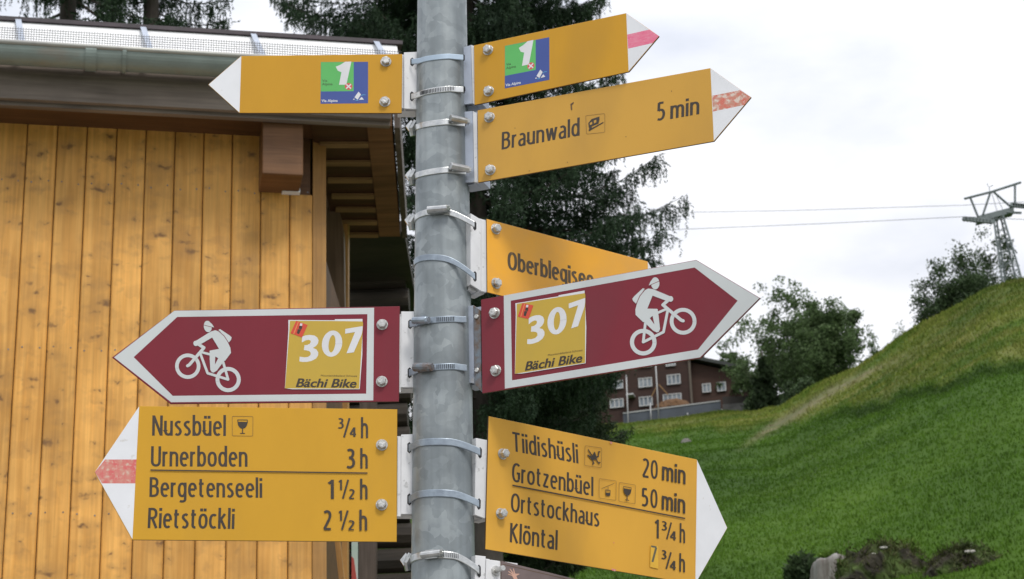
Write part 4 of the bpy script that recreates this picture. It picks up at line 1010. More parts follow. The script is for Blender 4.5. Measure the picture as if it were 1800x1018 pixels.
# board cladding: joints as measured along the wall
joints = [410 - 0] ; xs = [-110, -57, -4, 49, 103.5, 155, 206.5, 258.5, 309, 361, 410, 459, 508]
zt = hp(300, 190, .0)[1] + .25
A_end = hp(548, 600, 0)[0]
js = []
for i, x in enumerate([-210, -157, -104, -52, -2, 49, 102, 154, 206, 257.5, 308.5, 359, 409, 457.5, 508.5, 549]):
    js.append(hp(x, 225, 0)[0] if x < 450 else hp(x, 420, 0)[0])
for i in range(len(js) - 1):
    a0, a1 = js[i], js[i + 1]; g = .0022; d = random.uniform(0, .0015)
    top = zt if i < 13 else (hp(480, 330, 0)[1] if i == 13 else hp(530, 345, 0)[1])
    ch = .006
    prof = [(a0 + g, .0 + d), (a0 + g, .012 + d), (a0 + g + ch, .018 + d), (a1 - g - ch, .018 + d), (a1 - g, .012 + d), (a1 - g, .0 + d)]
    b_ = MB(); v = [W(p[0], p[1], 1.0) for p in prof] + [W(p[0], p[1], top) for p in prof]; n = 6
    b_.add(v, [(0, 1, 2, 3, 4, 5)[::-1], (6, 7, 8, 9, 10, 11)] + [(k, (k + 1) % n, n + (k + 1) % n, n + k) for k in range(n)])
    # align grain with the wall
    o = mesh_obj('plank', [tuple(np.array([(p - W(a0, 0, 1.0)) @ ha, (p - W(a0, 0, 1.0)) @ hn, p[2] - 1.0])) for p in [np.array(q_) for q_ in b_.v]], b_.f, M['pine'], house)
    R3 = Matrix(((ha[0], hn[0], 0, 0), (ha[1], hn[1], 0, 0), (0, 0, 1, 0), (0, 0, 0, 1)))
    o.matrix_local = Matrix.Translation(Vector(W(a0, 0, 1.0)) - house.location) @ R3
    bpy.context.view_layer.update() if i == 0 else None
for zn in (hp(250, 330, 0)[1], hp(250, 620, 0)[1], hp(250, 905, 0)[1]):
    nb2 = MB()
    for i in range(len(js) - 1):
        for t_ in (.22, .78):
            a = js[i] + (js[i + 1] - js[i]) * t_; z_ = zn + random.uniform(-.012, .012)
            if i >= 13 and zn > hp(480, 340, 0)[1]: continue
            c_ = W(a, .0175, z_); nb2.tube([c_, c_ + hn * .0032], .0042, 8)
    o = hobj(nb2, 'nail_heads', M['rust']); o['kind'] = 'stuff'
# backing wall behind the boards and side wall
def oriented(name, a0, a1, n0, n1, z0, z1, m, bev=0):
    b_ = MB(); b_.box((0, 0, 0), (a1 - a0, 0, 0), (0, n1 - n0, 0), (0, 0, z1 - z0))
    o = b_.obj(name, m, house)
    R3 = Matrix(((ha[0], hn[0], 0, 0), (ha[1], hn[1], 0, 0), (0, 0, 1, 0), (0, 0, 0, 1)))
    o.matrix_local = Matrix.Translation(Vector(W(a0, n0, z0)) - house.location) @ R3
    if bev:
        md = o.modifiers.new('b', 'BEVEL'); md.width = bev; md.segments = 2
    return o
oriented('wall', js[0], A_end - .01, -.15, -.002, 0, zt, M['deck'])
a_c0 = A_end + .003; a_c1 = hp(573, 500, .0)[0]
oriented('corner_board', a_c0, a_c1, -.12, .012, .5, zt, M['pine_trim'], .003)
oriented('plinth', js[0], a_c1, -.2, .04, -.2, .995, mat('concrete_plinth', (.3, .29, .27), rough=.9))
OFF = .36
aL = js[0] - .3; aE, zE = hp(688, 219, OFF)
zfb = hp(0, 172, OFF)[1]; zft = hp(0, 122, OFF)[1] + .10
print('fascia check', zfb, hp(420, 200, OFF)[1], hp(687, 219, OFF)[1])
oriented('fascia_board', aL, aE, OFF - .035, OFF, zfb, zft, M['fascia'], .003)
oriented('fascia_batten', aL, aE, OFF - .075, OFF - .037, zfb - .02, zfb + .05, M['fascia'])
oriented('eaves_soffit', aL, hp(560, 210, .0)[0], .02, OFF - .078, zfb + .02, zfb + .04, M['deck'])
# beam end
a0, zb0 = hp(461, 305, .27); a1, _ = hp(533, 308, .27)
oriented('beam_end', a0, a1, .022, .27, zb0, zfb + .018, M['beam'], .006)
oriented('flashing', a1 - .09, a1 + .005, .018, .06, hp(520, 343, .02)[1], hp(520, 336, .02)[1], M['sheet'])
# gutter
gr = .078; goff = OFF + .11; zg = hp(0, 74, goff + gr)[1]
gb = MB(); v = []; f = []
for a in (aL, hp(704, 120, goff)[0]):
    for th_ in (0, .003):
        for k in range(17):
            t_ = math.pi * k / 16; rr = gr - th_
            v.append(W(a, goff + rr * math.cos(t_), zg - rr * math.sin(t_)))
n = 17
for k in range(16):
    f += [(k, k + 1, 2 * n + k + 1, 2 * n + k), (n + k, 3 * n + k, 3 * n + k + 1, n + k + 1), (k, n + k, n + k + 1, k + 1), (2 * n + k, 2 * n + k + 1, 3 * n + k + 1, 3 * n + k)]
f += [(0, 2 * n, 3 * n, n), (16, n + 16, 3 * n + 16, 2 * n + 16)]
aGe = hp(704, 120, goff)[0]
gb.add(v, f); gut = hobj(gb, 'gutter', M['gutter'])
rb = MB(); rb.tube([W(aL, goff + gr, zg + .004), W(aGe, goff + gr, zg + .004)], .0125, 10); hobj(rb, 'gutter_rim', M['rim'], True)
for x in (150, 215, -90):
    a = hp(x, 110, goff)[0]; jb = MB(); pts = [W(a, goff + (gr + .004) * math.cos(t_), zg - (gr + .004) * math.sin(t_)) for t_ in np.linspace(0, math.pi, 17)]
    for p0, p1 in zip(pts[:-1], pts[1:]):
        jb.box(p0, p1 - p0, ha * (.02 if x == 215 else .055), (p0 - W(a, goff, zg)) * .05)
    hobj(jb, 'gutter_joint', M['gutter'])
# snow-guard mesh with its brackets, white edge sheet behind, dark roof edge
zm0 = zg + .012; zm1 = hp(0, 47, goff + .05)[1]
mb_ = MB(); pitch = .013; nn_ = goff + .055; a = aL
while a < aGe:
    mb_.box(W(a, nn_, zm0), ha * .0021, hn * .002, hz * (zm1 - zm0)); a += pitch
z = zm0
while z < zm1:
    mb_.box(W(aL, nn_ + .002, z), ha * (aGe - aL), hn * .002, hz * .0021); z += pitch
o = hobj(mb_, 'snow_guard_mesh', mat('mesh_wire', (.09, .085, .085), rough=.6)); o['kind'] = 'stuff'
ztop = hp(0, 31, OFF + .02)[1]
b_ = MB(); pr_ = [(OFF + .05, zft + .003), (OFF - .10, ztop - .02), (OFF - .13, ztop - .02), (OFF + .0, zft + .003)]
dzs = (hp(0, 31, OFF - .10)[1] - hp(0, 31, OFF + .02)[1]); pr_ = [(n_, z_ + (dzs if k in (1, 2) else 0)) for k, (n_, z_) in enumerate(pr_)]; ztop = ztop + dzs
b_.add([W(aL, n_, z_) for n_, z_ in pr_] + [W(aE + .05, n_, z_) for n_, z_ in pr_], [(0, 1, 2, 3), (7, 6, 5, 4), (0, 4, 5, 1), (1, 5, 6, 2), (2, 6, 7, 3), (3, 7, 4, 0)]); hobj(b_, 'roof_edge_sheet', M['sheet'])
oriented('roof_edge_cap', aL, aE + .08, OFF - .35, OFF - .085, ztop - .018, ztop + .004, M['cap'])
oriented('roof', aL, aE + .06, -3.2, OFF - .36, ztop - .10, ztop - .005, M['deck'])
for x in (37, 262, 460, 680):
    a = hp(x, 60, goff)[0]; b_ = MB()
    p0 = W(a, nn_ - .002, zm0 - .01); p1 = W(a - .045, OFF - .085, ztop - .012)
    b_.box(p0, ha * .030, p1 - p0, hn * .004)
    hobj(b_, 'guard_bracket', M['alu'])
# gable overhang seen from below: rafters with the deck above, verge board, brace
Zs = zfb - .015
def on_s(x, y): return onZ(x, y, Zs)
rw = []
for i, y in enumerate([253, 285.5, 315.5, 343.5, 367, 390, 412]):
    Lp = on_s(562 + i * 7, y); Rp = on_s(645 + (y - 226) * .11, y); dpt = .055
    b_ = MB(); b_.box((0, 0, 0), (np.linalg.norm(Rp - Lp), 0, 0), (0, dpt, 0), (0, 0, .014))
    o = b_.obj('rafter', M['soffit'], house); dr = (Rp - Lp); an = math.atan2(dr[1], dr[0])
    o.matrix_local = Matrix.Translation(Vector(Lp) - house.location) @ Matrix.Rotation(an, 4, 'Z')
P0, P1 = on_s(645, 222), on_s(667, 416); Q0, Q1 = on_s(689, 222), on_s(703.5, 416)
b_ = MB(); v = [P0, P1, Q1, Q0]; b_.add(v + [p + hz * .16 for p in v], [(0, 1, 2, 3), (4, 7, 6, 5), (0, 4, 5, 1), (1, 5, 6, 2), (2, 6, 7, 3), (3, 7, 4, 0)]); hobj(b_, 'verge_board', M['beam'])
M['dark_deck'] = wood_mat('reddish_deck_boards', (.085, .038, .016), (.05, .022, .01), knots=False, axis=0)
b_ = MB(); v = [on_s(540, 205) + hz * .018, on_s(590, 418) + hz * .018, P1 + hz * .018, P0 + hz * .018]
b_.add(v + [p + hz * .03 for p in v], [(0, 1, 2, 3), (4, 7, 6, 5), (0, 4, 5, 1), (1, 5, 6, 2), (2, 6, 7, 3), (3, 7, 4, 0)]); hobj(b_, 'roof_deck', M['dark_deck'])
g0, g1 = Q0 + np.array([.012, 0, 0]), Q1 + np.array([.012, 0, 0])
b_ = MB(); b_.box(g0 - hz * .01, g1 - g0, (.03, 0, 0), hz * .22); hobj(b_, 'verge_flashing', M['greywood'])
# side wall running back from the corner, set in, with brace
Cn = W(a_c1, -.03, 0)
b_ = MB(); b_.box(Cn + np.array([-.1, .1, 0]), he * 3.0, (-.1, 0, 0), hz * (Zs - .02)); hobj(b_, 'side_wall', M['deck'])
def onSide(x, y, off): n_ = np.array([he[1], -he[0], 0]); return onP(x, y, Cn + n_ * off, n_)
Yb = Cn[1] + .9
bq = [(573, 250), (604, 405), (606, 560), (600, 545), (573, 458)]
bp = [onY(x, y, Yb) for x, y in bq]
b_ = MB(); nb_ = len(bp); b_.add(bp + [p + np.array([0, .09, 0]) for p in bp], [tuple(range(nb_)), tuple(range(nb_, 2 * nb_))[::-1]] + [(i, (i + 1) % nb_, nb_ + (i + 1) % nb_, nb_ + i) for i in range(nb_)])
hobj(b_, 'knee_brace', wood_mat('brace_timber', (.22, .15, .09), (.15, .10, .055), knots=False, axis=2))
pA = onY(590, 900, Yb); pB = onY(602, 1100, Yb)
b_ = MB(); t0, t1 = onY(603, 380, Yb + .15), onY(600, 1200, Yb + .15); b_.box(t1, (.03, 0, 0), (0, .1, 0), t0 - t1); hobj(b_, 'inner_post', M['pine_trim'])
b_ = MB(); t0, t1 = onY(586, 930, Yb - .1), onY(600, 1060, Yb - .1); b_.box(t1, (.028, 0, 0), (0, .06, 0), t0 - t1); hobj(b_, 'lower_brace', M['pine_trim'])

# dark log barn behind the gable
barn = empty('log_barn', tuple(onY(660, 1100, 13.5) * np.array([1, 1, 0]))); tag(barn, 'dark weathered log wall in deep shade behind the timber house', 'barn')
binv = Matrix.Translation(-Vector(barn.location))
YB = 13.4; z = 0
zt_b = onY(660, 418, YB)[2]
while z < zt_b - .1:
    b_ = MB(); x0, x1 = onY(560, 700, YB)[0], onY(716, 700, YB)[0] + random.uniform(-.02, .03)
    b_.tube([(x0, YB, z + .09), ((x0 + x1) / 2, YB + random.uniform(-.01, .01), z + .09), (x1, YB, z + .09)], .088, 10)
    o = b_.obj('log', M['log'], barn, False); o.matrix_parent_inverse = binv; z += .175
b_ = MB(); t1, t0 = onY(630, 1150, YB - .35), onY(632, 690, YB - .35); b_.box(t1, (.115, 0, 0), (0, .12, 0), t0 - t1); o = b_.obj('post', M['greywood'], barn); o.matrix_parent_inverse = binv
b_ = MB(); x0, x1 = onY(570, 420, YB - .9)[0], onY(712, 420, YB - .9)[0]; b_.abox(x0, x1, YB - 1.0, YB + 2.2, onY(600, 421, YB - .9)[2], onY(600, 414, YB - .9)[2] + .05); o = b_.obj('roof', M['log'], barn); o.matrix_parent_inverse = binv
# pale pennant between the posts
YP = YB - .6
fl = empty('pennant', tuple(onY(622, 1018, YP))); tag(fl, 'narrow white and red strip hanging beside the weathered post under the left board', 'flag'); finv = Matrix.Translation(-Vector(fl.location))
def slab(px, Y, th, name, m, par, inv):
    p = [onY(x, y, Y) for x, y in px]; n = len(p); b_ = MB()
    b_.add(p + [q_ + np.array([0, th, 0]) for q_ in p], [tuple(range(n)), tuple(range(n, 2 * n))[::-1]] + [(i, (i + 1) % n, n + (i + 1) % n, n + i) for i in range(n)])
    o = b_.obj(name, m, par); o.matrix_parent_inverse = inv; return o
slab([(618, 930), (629, 930), (629, 1080), (618, 1080)], YP, .01, 'white_strip', mat('pale_green_white_cloth', (.42, .55, .47), (.6, .62, .6), scale=4, rough=.8), fl, finv)
slab([(618, 978), (622, 982), (627, 1018), (628, 1078), (618, 1078)], YP - .004, .003, 'red_strip', mat('red_cloth', (.50, .08, .06), rough=.8), fl, finv)

# ------------------------------------------------------------------ trees
def leaf_tris(P, dirs, ln, wd, up_bias=0):
    """needles/leaves as single triangles: base at P, along dirs"""
    n = len(P); r = rng.normal(0, 1, (n, 3)); s = np.cross(dirs, r); s /= np.linalg.norm(s, axis=1)[:, None] + 1e-9
    V = np.stack([P - s * wd[:, None], P + s * wd[:, None], P + dirs * ln[:, None]], 1).reshape(-1, 3)
    return V
def spruce(name, label, tx, depthY, y_lo, y_hi, prof, seed, n_br, mats, needle=(.038, .006), per_m=46, group=None, droop=.30, azr=None, hang=(.10, .42), cat='tree', base_y=None, density=1.0):
    """tx: picture column of the trunk; prof(y_px)-> reach in px at that height"""
    g = np.random.default_rng(seed)
    zl, zh = onY(tx, y_lo, depthY)[2], onY(tx, y_hi, depthY)[2]
    bx = onY(tx, y_lo, depthY)[0]; zb = gz(bx, depthY) - .3
    root = empty(name, (bx, depthY, zb)); tag(root, label, cat, group); inv = Matrix.Translation(-Vector(root.location))
    tr = MB(); H = zh - zb; r0 = .012 * H + .05
    tr.tube([(bx + .05 * math.sin(t * 5), depthY + .04 * math.cos(t * 4), zb + (H + .6) * t) for t in np.linspace(0, 1, 12)], [r0 * (1 - .8 * t) + .02 for t in np.linspace(0, 1, 12)], 9)
    o = tr.obj('trunk', mats[1], root, True); o.matrix_parent_inverse = inv
    P0s, P1s = [], []; bb = MB()
    for k in range(n_br):
        t = (k + g.uniform(0, 1)) / n_br; z = zl + (zh - zl) * t
        _, py, _ = to_px(np.array([bx, depthY, z])); 
        az = g.uniform(0, 2 * math.pi) if azr is None else g.uniform(*azr)
        mpp = depthY / .93 / F_PX
        Lb = prof(py, math.cos(az)) * mpp * g.uniform(.62, 1.08)
        if Lb < .1: continue
        dr = np.array([math.cos(az), math.sin(az), 0]); sd = np.array([-dr[1], dr[0], 0])
        S_ = np.linspace(0, 1, 16); dp = droop * g.uniform(.5, 1.4); bend = g.normal(0, .06)
        C_ = np.array([bx, depthY, z]) + dr * (Lb * S_)[:, None] + sd * (Lb * bend * S_ ** 2)[:, None] + np.array([0, 0, 1]) * (Lb * (-dp * 1.5 * S_ + dp * 1.35 * S_ ** 2.6))[:, None]
        bb.tube([tuple(p) for p in C_[::3]], [.022 * Lb / 2 + .004, .017 * Lb / 2 + .004, .012 * Lb / 2 + .003, .008, .006, .003][:len(C_[::3])], 4, False)
        ns = int(34 * Lb * density) + 6
        for s in g.uniform(.10, 1, ns) ** .8:
            i = s * 15; i0 = min(int(i), 14); p = C_[i0] * (1 - (i - i0)) + C_[i0 + 1] * (i - i0)
            sg = 1 if g.uniform() < .5 else -1
            l = Lb * (.34 * (1 - s) + .07) * g.uniform(.4, 1.1) + .06
            d = dr * g.uniform(.5, 1.0) + sd * sg * g.uniform(.5, 1.0) + np.array([0, 0, g.uniform(-.35, .12)]); d /= np.linalg.norm(d)
            e = p + d * l * .55; e2 = p + d * l + np.array([0, 0, -.18 * l + g.uniform(-.05, .06) * l])
            P0s += [p, e]; P1s += [e, e2]
            # hanging twigs
            for h in range(g.integers(2, 5)):
                u = g.uniform(0, 1); q0 = p * (1 - u) + e2 * u
                hl = g.uniform(*hang) * min(1, Lb / 1.5 + .3) * (1.15 - s * .6)
                q1 = q0 + np.array([g.normal(0, .12), g.normal(0, .12), -1]) * hl * .55; q2 = q1 + np.array([g.normal(0, .1), g.normal(0, .1), -1]) * hl * .45
                P0s += [q0, q1]; P1s += [q1, q2]
        # spiky tip
        for h in range(4):
            q0 = C_[-2 - h]; d = dr + sd * g.normal(0, .7) + np.array([0, 0, g.uniform(-.1, .5)]); d /= np.linalg.norm(d)
            P0s.append(q0); P1s.append(q0 + d * g.uniform(.10, .24))
    o = bb.obj('branches', mats[1], root); o.matrix_parent_inverse = inv
    A, B_ = np.array(P0s), np.array(P1s); ln = np.linalg.norm(B_ - A, axis=1); cnt = np.maximum((ln * per_m).astype(int), 2)
    idx = np.repeat(np.arange(len(A)), cnt); n = len(idx); u = rng.uniform(0, 1, n)
    base_ = A[idx] * (1 - u)[:, None] + B_[idx] * u[:, None]; ax = (B_ - A)[idx] / ln[idx][:, None]
    rd = rng.normal(0, 1, (n, 3)); rd -= (rd * ax).sum(1)[:, None] * ax; rd /= np.linalg.norm(rd, axis=1)[:, None]
    dd = ax * .75 + rd * .65; dd /= np.linalg.norm(dd, axis=1)[:, None]
    Vv = leaf_tris(base_, dd, needle[0] * rng.uniform(.6, 1.3, n), np.full(n, needle[1]) * rng.uniform(.6, 1.3, n))
    o = mesh_obj('needles', Vv, np.arange(n * 3).reshape(-1, 3), mats[0], root); o.matrix_parent_inverse = inv
    print(name, label[:30], 'needles', n)
    return root
M['needle'] = foliage_mat('dark_spruce_needles', (.046, .080, .040), (.026, .048, .028), .15)
M['needle2'] = foliage_mat('green_spruce_needles', (.036, .060, .022), (.020, .036, .016), .12)
M['bark'] = mat('grey_brown_bark', (.085, .070, .058), (.045, .036, .03), scale=8, rough=.9, bump=.5, stretch=(1, 1, .3))
def prof_big(y, c):
    r = np.interp(y, [-150, 0, 60, 150, 250, 330, 420, 520, 640, 760], [245, 262, 255, 272, 300, 338, 372, 300, 240, 200])
    l = np.interp(y, [-150, 0, 100, 300, 600], [335, 330, 285, 180, 150]); return r if c > 0 else l
spruce('spruce_tree', 'tall dark spruce with drooping branches rising behind the signpost pole', 848, 24, 800, -220, prof_big, 11, 240, (M['needle'], M['bark']), per_m=85, needle=(.045, .0075))
spruce('spruce_tree', 'dense lower spruce between the pole and the chalet, behind the Tiidishüsli board', 960, 29, 1035, 560, lambda y, c: np.interp(y, [560, 640, 720, 770, 850, 1000], [30, 100, 150, 160, 120, 70]), 12, 110, (M['needle2'], M['bark']), per_m=85, needle=(.05, .008), hang=(.08, .3))
spruce('spruce_tree', 'spruce standing close to the pole, its foliage seen under the right wine red sign', 862, 27, 1030, 500, lambda y, c: np.interp(y, [500, 600, 720, 1000], [60, 150, 190, 130]), 13, 100, (M['needle2'], M['bark']), per_m=85, needle=(.05, .008), hang=(.08, .3))
spruce('spruce_tree', 'spruce at the far left rising above the roof edge', 112, 19, 300, -260, lambda y, c: np.interp(y, [-260, 0, 100, 300], [210, 230, 230, 200]), 14, 60, (M['needle'], M['bark']), per_m=85, needle=(.04, .007), group='spruces above the roof')
spruce('spruce_tree', 'spruce above the roof edge reaching towards the blank left sign', 262, 20, 300, -260, lambda y, c: np.interp(y, [-260, 0, 40, 60, 300], [150, 150, 140, 100, 60]), 15, 55, (M['needle'], M['bark']), per_m=85, needle=(.04, .007), group='spruces above the roof')
spruce('spruce_tree', 'broad spruce further back, filling the gap left of the chalet', 1010, 44, 790, 470, lambda y, c: np.interp(y, [470, 560, 640, 790], [20, 50, 70, 90]), 17, 70, (M['needle2'], M['bark']), per_m=45, needle=(.08, .014), hang=(.1, .5))
M['leaf'] = foliage_mat('broad_leaves', (.120, .180, .072), (.080, .125, .052), .4)
M['leaf_dark'] = foliage_mat('dark_broad_leaves', (.066, .102, .042), (.042, .068, .032), .3)
def broadleaf(label, px, r, y_top, wpx, seed, m, stems=1, leaves=26000, lsize=.11, group=None, name='broadleaf_tree', lo=.25, spread=1.0, clump=.55, y_base=None):
    g = np.random.default_rng(seed)
    b0 = onR(px, 700, r); az = math.atan2(b0[0], b0[1]); zb = float(terrain(az, r))
    top = onR(px, y_top, r)[2]; H = top - zb; mpp = r / .93 / F_PX; Wd = wpx * mpp / 2
    root = empty(name, (b0[0], b0[1], zb)); tag(root, label, 'tree', group); inv = Matrix.Translation(-Vector(root.location))
    tb = MB(); tips = []
    def grow(p, d, l, rr, lev):
        pts = [p]; rs = [rr]
        for i in range(4):
            d = d + g.normal(0, .10, 3); d[2] += .05; d /= np.linalg.norm(d); p = p + d * l / 4; pts.append(p); rs.append(rr * (1 - .12 * (i + 1)))
            if lev >= 2: tips.append(p)
        tb.tube([tuple(q_) for q_ in pts], rs, 6 if lev < 2 else 4, False)
        if lev >= 4 or l < .35: tips.append(p); tips.append(p); return
        for k in range(3 if lev else 4):
            a = g.uniform(0, 6.28); tl_ = g.uniform(.35, .85)
            nd = d + tl_ * spread * np.array([math.cos(a), math.sin(a), g.uniform(-.1, .3)]); nd /= np.linalg.norm(nd)
            grow(p if k < 2 else pts[3], nd, l * g.uniform(.62, .82), rs[-1] * .66, lev + 1)
    for s_i in range(stems):
        off = np.array([g.uniform(-.3, .3) * Wd, g.uniform(-.3, .3) * Wd, 0]) if stems > 1 else np.zeros(3)
        grow(np.array([b0[0], b0[1], zb - .3]) + off, np.array([off[0] * .12, off[1] * .12, 1.]) + g.normal(0, .05, 3), H * lo * (1 if stems == 1 else .95), .018 * H, 0)
    T = np.array(tips)
    # fit crown to the tree's measured height and width
    c = np.array([b0[0], b0[1], zb]); ext = np.percentile(T[:, 2], 99) - zb; sz = (H - clump * .6) / ext
    wx = np.percentile(np.abs(T[:, 0] - b0[0]), 96); sx = (Wd - clump * .4) / max(wx, .1)
    sc = np.array([sx, sx, sz]); T = (T - c) * sc + c
    tb.v = [tuple((np.array(q_) - c) * sc + c) for q_ in tb.v]
    o = tb.obj('trunk', M['bark'], root, True); o.matrix_parent_inverse = inv
    T = T[rng.permutation(len(T))[:max(12, int(len(T) * (.27 if m is M['leaf'] else .8)))]]
    i = rng.integers(0, len(T), leaves); cs = (clump * np.random.default_rng(seed).uniform(.5, 1.25, len(T)))[i] * .8
    P_ = T[i] + np.clip(rng.normal(0, 1, (leaves, 3)), -1.7, 1.7) * np.stack([cs * .5, cs * .5, cs * .34], -1)
    d = rng.normal(0, 1, (leaves, 3)); d[:, 2] -= .3; d /= np.linalg.norm(d, axis=1)[:, None]
    Vv = leaf_tris(P_, d, lsize * rng.uniform(.7, 1.5, leaves), lsize * .42 * rng.uniform(.6, 1.3, leaves))
    o = mesh_obj('crown', Vv, np.arange(leaves * 3).reshape(-1, 3), m, root); o.matrix_parent_inverse = inv
    return root
G1 = 'trees behind the grassy crest'
broadleaf('tall airy tree just right of the chalet, several stems in one crown', 1374, 150, 540, 205, 21, M['leaf'], stems=3, leaves=30000, lsize=.20, group=G1, lo=.30, spread=1.1, clump=.9)
broadleaf('airy round topped tree right beside the tall one, standing on the crest', 1462, 145, 524, 122, 22, M['leaf'], stems=1, leaves=24000, lsize=.20, group=G1, lo=.32, spread=1.0, clump=.9)
broadleaf('low spreading tree reaching left over the chalet roof', 1300, 158, 612, 90, 23, M['leaf'], stems=1, leaves=9000, lsize=.20, group=G1, lo=.4, spread=1.4, clump=.5)
broadleaf('small pale sapling in the dip of the crest line', 1537, 150, 583, 42, 24, M['leaf'], leaves=5000, lsize=.14, group=G1, lo=.3, clump=.45)
broadleaf('tiny sparse shrub on the crest line left of the big dark tree', 1598, 135, 570, 34, 25, M['leaf'], leaves=2000, lsize=.12, group=G1, lo=.3, clump=.4)
broadleaf('large dark leafy tree on the hill left of the lift pylon', 1676, 150, 462, 150, 26, M['leaf_dark'], stems=3, leaves=95000, lsize=.20, group=G1, lo=.26, spread=1.1, clump=1.25)
broadleaf('lower dark tree between the large one and the pylon feet', 1722, 158, 500, 90, 35, M['leaf_dark'], stems=2, leaves=30000, lsize=.20, group=G1, lo=.3, spread=1.2, clump=1.0)
broadleaf('dark tree directly behind the feet of the lift pylon', 1752, 165, 450, 70, 27, M['leaf_dark'], stems=1, leaves=22000, lsize=.20, group=G1, lo=.26, clump=1.0)
broadleaf('dark tree cut off by the right edge of the picture', 1800, 170, 410, 80, 28, M['leaf_dark'], stems=1, leaves=24000, lsize=.20, group=G1, lo=.26, clump=1.0)
spruce('spruce_tree', 'small dark conifer at the foot of the airy trees beside the chalet', 1348, 141, 716, 630, lambda y, c: np.interp(y, [628, 660, 716], [4, 18, 26]), 16, 46, (M['needle2'], M['bark']), per_m=9, needle=(.30, .06), hang=(.3, .8))
for i, (px, r, yt, wp, lb) in enumerate(((1395, 138, 668, 60, 'dark bush under the tall airy tree'), (1425, 133, 664, 50, 'dark bush against the trunk of the round topped tree'), (1330, 146, 690, 40, 'dark bush at the end of the chalet wall'))):
    broadleaf(lb, px, r, yt, wp, 31 + i, M['leaf_dark'], stems=2, leaves=9000, lsize=.20, name='bush', lo=.3, spread=1.5, clump=.5)['category'] = 'bush'

# ------------------------------------------------------------------ chalet hotel on the shelf
M['chalet'] = mat('dark_brown_chalet_wood', (.046, .018, .011), (.028, .012, .008), scale=2, rough=.8, stretch=(.3, .3, 6))
M['chalet_roof'] = mat('dark_roof', (.045, .05, .045), (.03, .033, .03), scale=3, rough=.7)
M['winframe'] = mat('white_window_frame', (.50, .50, .50), rough=.6); M['curtain'] = mat('window_pane_with_curtain', (.30, .33, .36), (.14, .17, .20), scale=1.2, rough=.25)
hy = rad(-12); ca = np.array([math.cos(hy), math.sin(hy), 0]); cn_ = np.array([math.sin(hy), -math.cos(hy), 0]); 
HR = onR(1215, 720, 156); C0 = np.array([HR[0], HR[1], 0])
def cp(x, y, off=0): P = onP(x, y, C0 + cn_ * off, cn_) - C0; return float(P @ ca), float(P[2])
def CW(a, n, z): return C0 + ca * a + cn_ * n + hz * z
chalet = empty('chalet', tuple(CW(0, 0, cp(1215, 735)[1]))); tag(chalet, 'dark brown wooden chalet hotel with rows of white windows below the bicycle sign', 'house'); cinv = Matrix.Translation(-Vector(chalet.location))
def cob(b_, name, m, par=None):
    o = b_.obj(name, m, par or chalet)
    o.matrix_parent_inverse = cinv if par is None else Matrix.Identity(4); return o
def cbox(a0, a1, n0, n1, z0, z1): b_ = MB(); b_.box(CW(a0, n0, z0), ca * (a1 - a0), cn_ * (n1 - n0), hz * (z1 - z0)); return b_
aLc, zgc = cp(1000, 760); aM, _ = cp(1217, 700); aRt, _ = cp(1322, 690); zeave = cp(1217, 600)[1]
b_ = MB(); am = (aLc + aM) / 2; zr = cp(1110, 540)[1]
poly = [(aLc, zgc - 3), (aM, zgc - 3), (aM, zeave), (am, zr), (aLc, zeave)]
b_.add([CW(a, 0, z) for a, z in poly] + [CW(a, -9, z) for a, z in poly], [(0, 1, 2, 3, 4), (9, 8, 7, 6, 5)] + [(i, 5 + i, 5 + (i + 1) % 5, (i + 1) % 5) for i in range(5)]); cob(b_, 'wall', M['chalet'])
for s_, (p0, p1) in enumerate((((aLc - .8, zeave - .3), (am, zr + .15)), ((am, zr + .15), (aM + .8, zeave - .3)))):
    b_ = MB(); v = [CW(p0[0], .9, p0[1]), CW(p1[0], .9, p1[1]), CW(p1[0], -9.4, p1[1]), CW(p0[0], -9.4, p0[1])]; b_.add(v + [p + hz * .25 for p in v], [(0, 1, 2, 3), (7, 6, 5, 4), (0, 4, 5, 1), (1, 5, 6, 2), (2, 6, 7, 3), (3, 7, 4, 0)]); cob(b_, 'roof', M['chalet_roof'])
# wing with a falling roof line
a1w, zw1 = cp(1232, 641, -.4); a2w, zw2 = cp(1312, 656, -.4); zwb = zgc - 2
poly = [(aM + .01, zwb), (a2w, zwb), (a2w, zw2 - .1), (aM + .01, zw1 + .3)]
b_ = MB(); b_.add([CW(a, -.4, z) for a, z in poly] + [CW(a, -8, z) for a, z in poly], [(0, 1, 2, 3), (7, 6, 5, 4)] + [(i, 4 + i, 4 + (i + 1) % 4, (i + 1) % 4) for i in range(4)]); cob(b_, 'wing_wall', mat('brown_wing_wood', (.062, .026, .016), (.040, .018, .011), scale=2, rough=.8, stretch=(.3, .3, 6)))
for (pa, za), (pb_, zb_) in (((aM - .2, zw1 + .55), (a2w + .1, zw2 + .1)), ((a2w + .1, zw2 + .1), (cp(1322, 694, -.4)[0], cp(1322, 694, -.4)[1]))):
    b_ = MB(); v = [CW(pa, .3, za), CW(pb_, .3, zb_), CW(pb_, -8.4, zb_), CW(pa, -8.4, za)]; b_.add(v + [p + hz * .3 for p in v], [(0, 1, 2, 3), (7, 6, 5, 4), (0, 4, 5, 1), (1, 5, 6, 2), (2, 6, 7, 3), (3, 7, 4, 0)]); cob(b_, 'wing_roof', M['chalet_roof'])
b_ = cbox(cp(1235, 640)[0], cp(1252, 640)[0], -5, -3.8, zw2, cp(1240, 622)[1]); cob(b_, 'chimney', mat('pale_plaster_chimney', (.5, .47, .42), rough=.9))
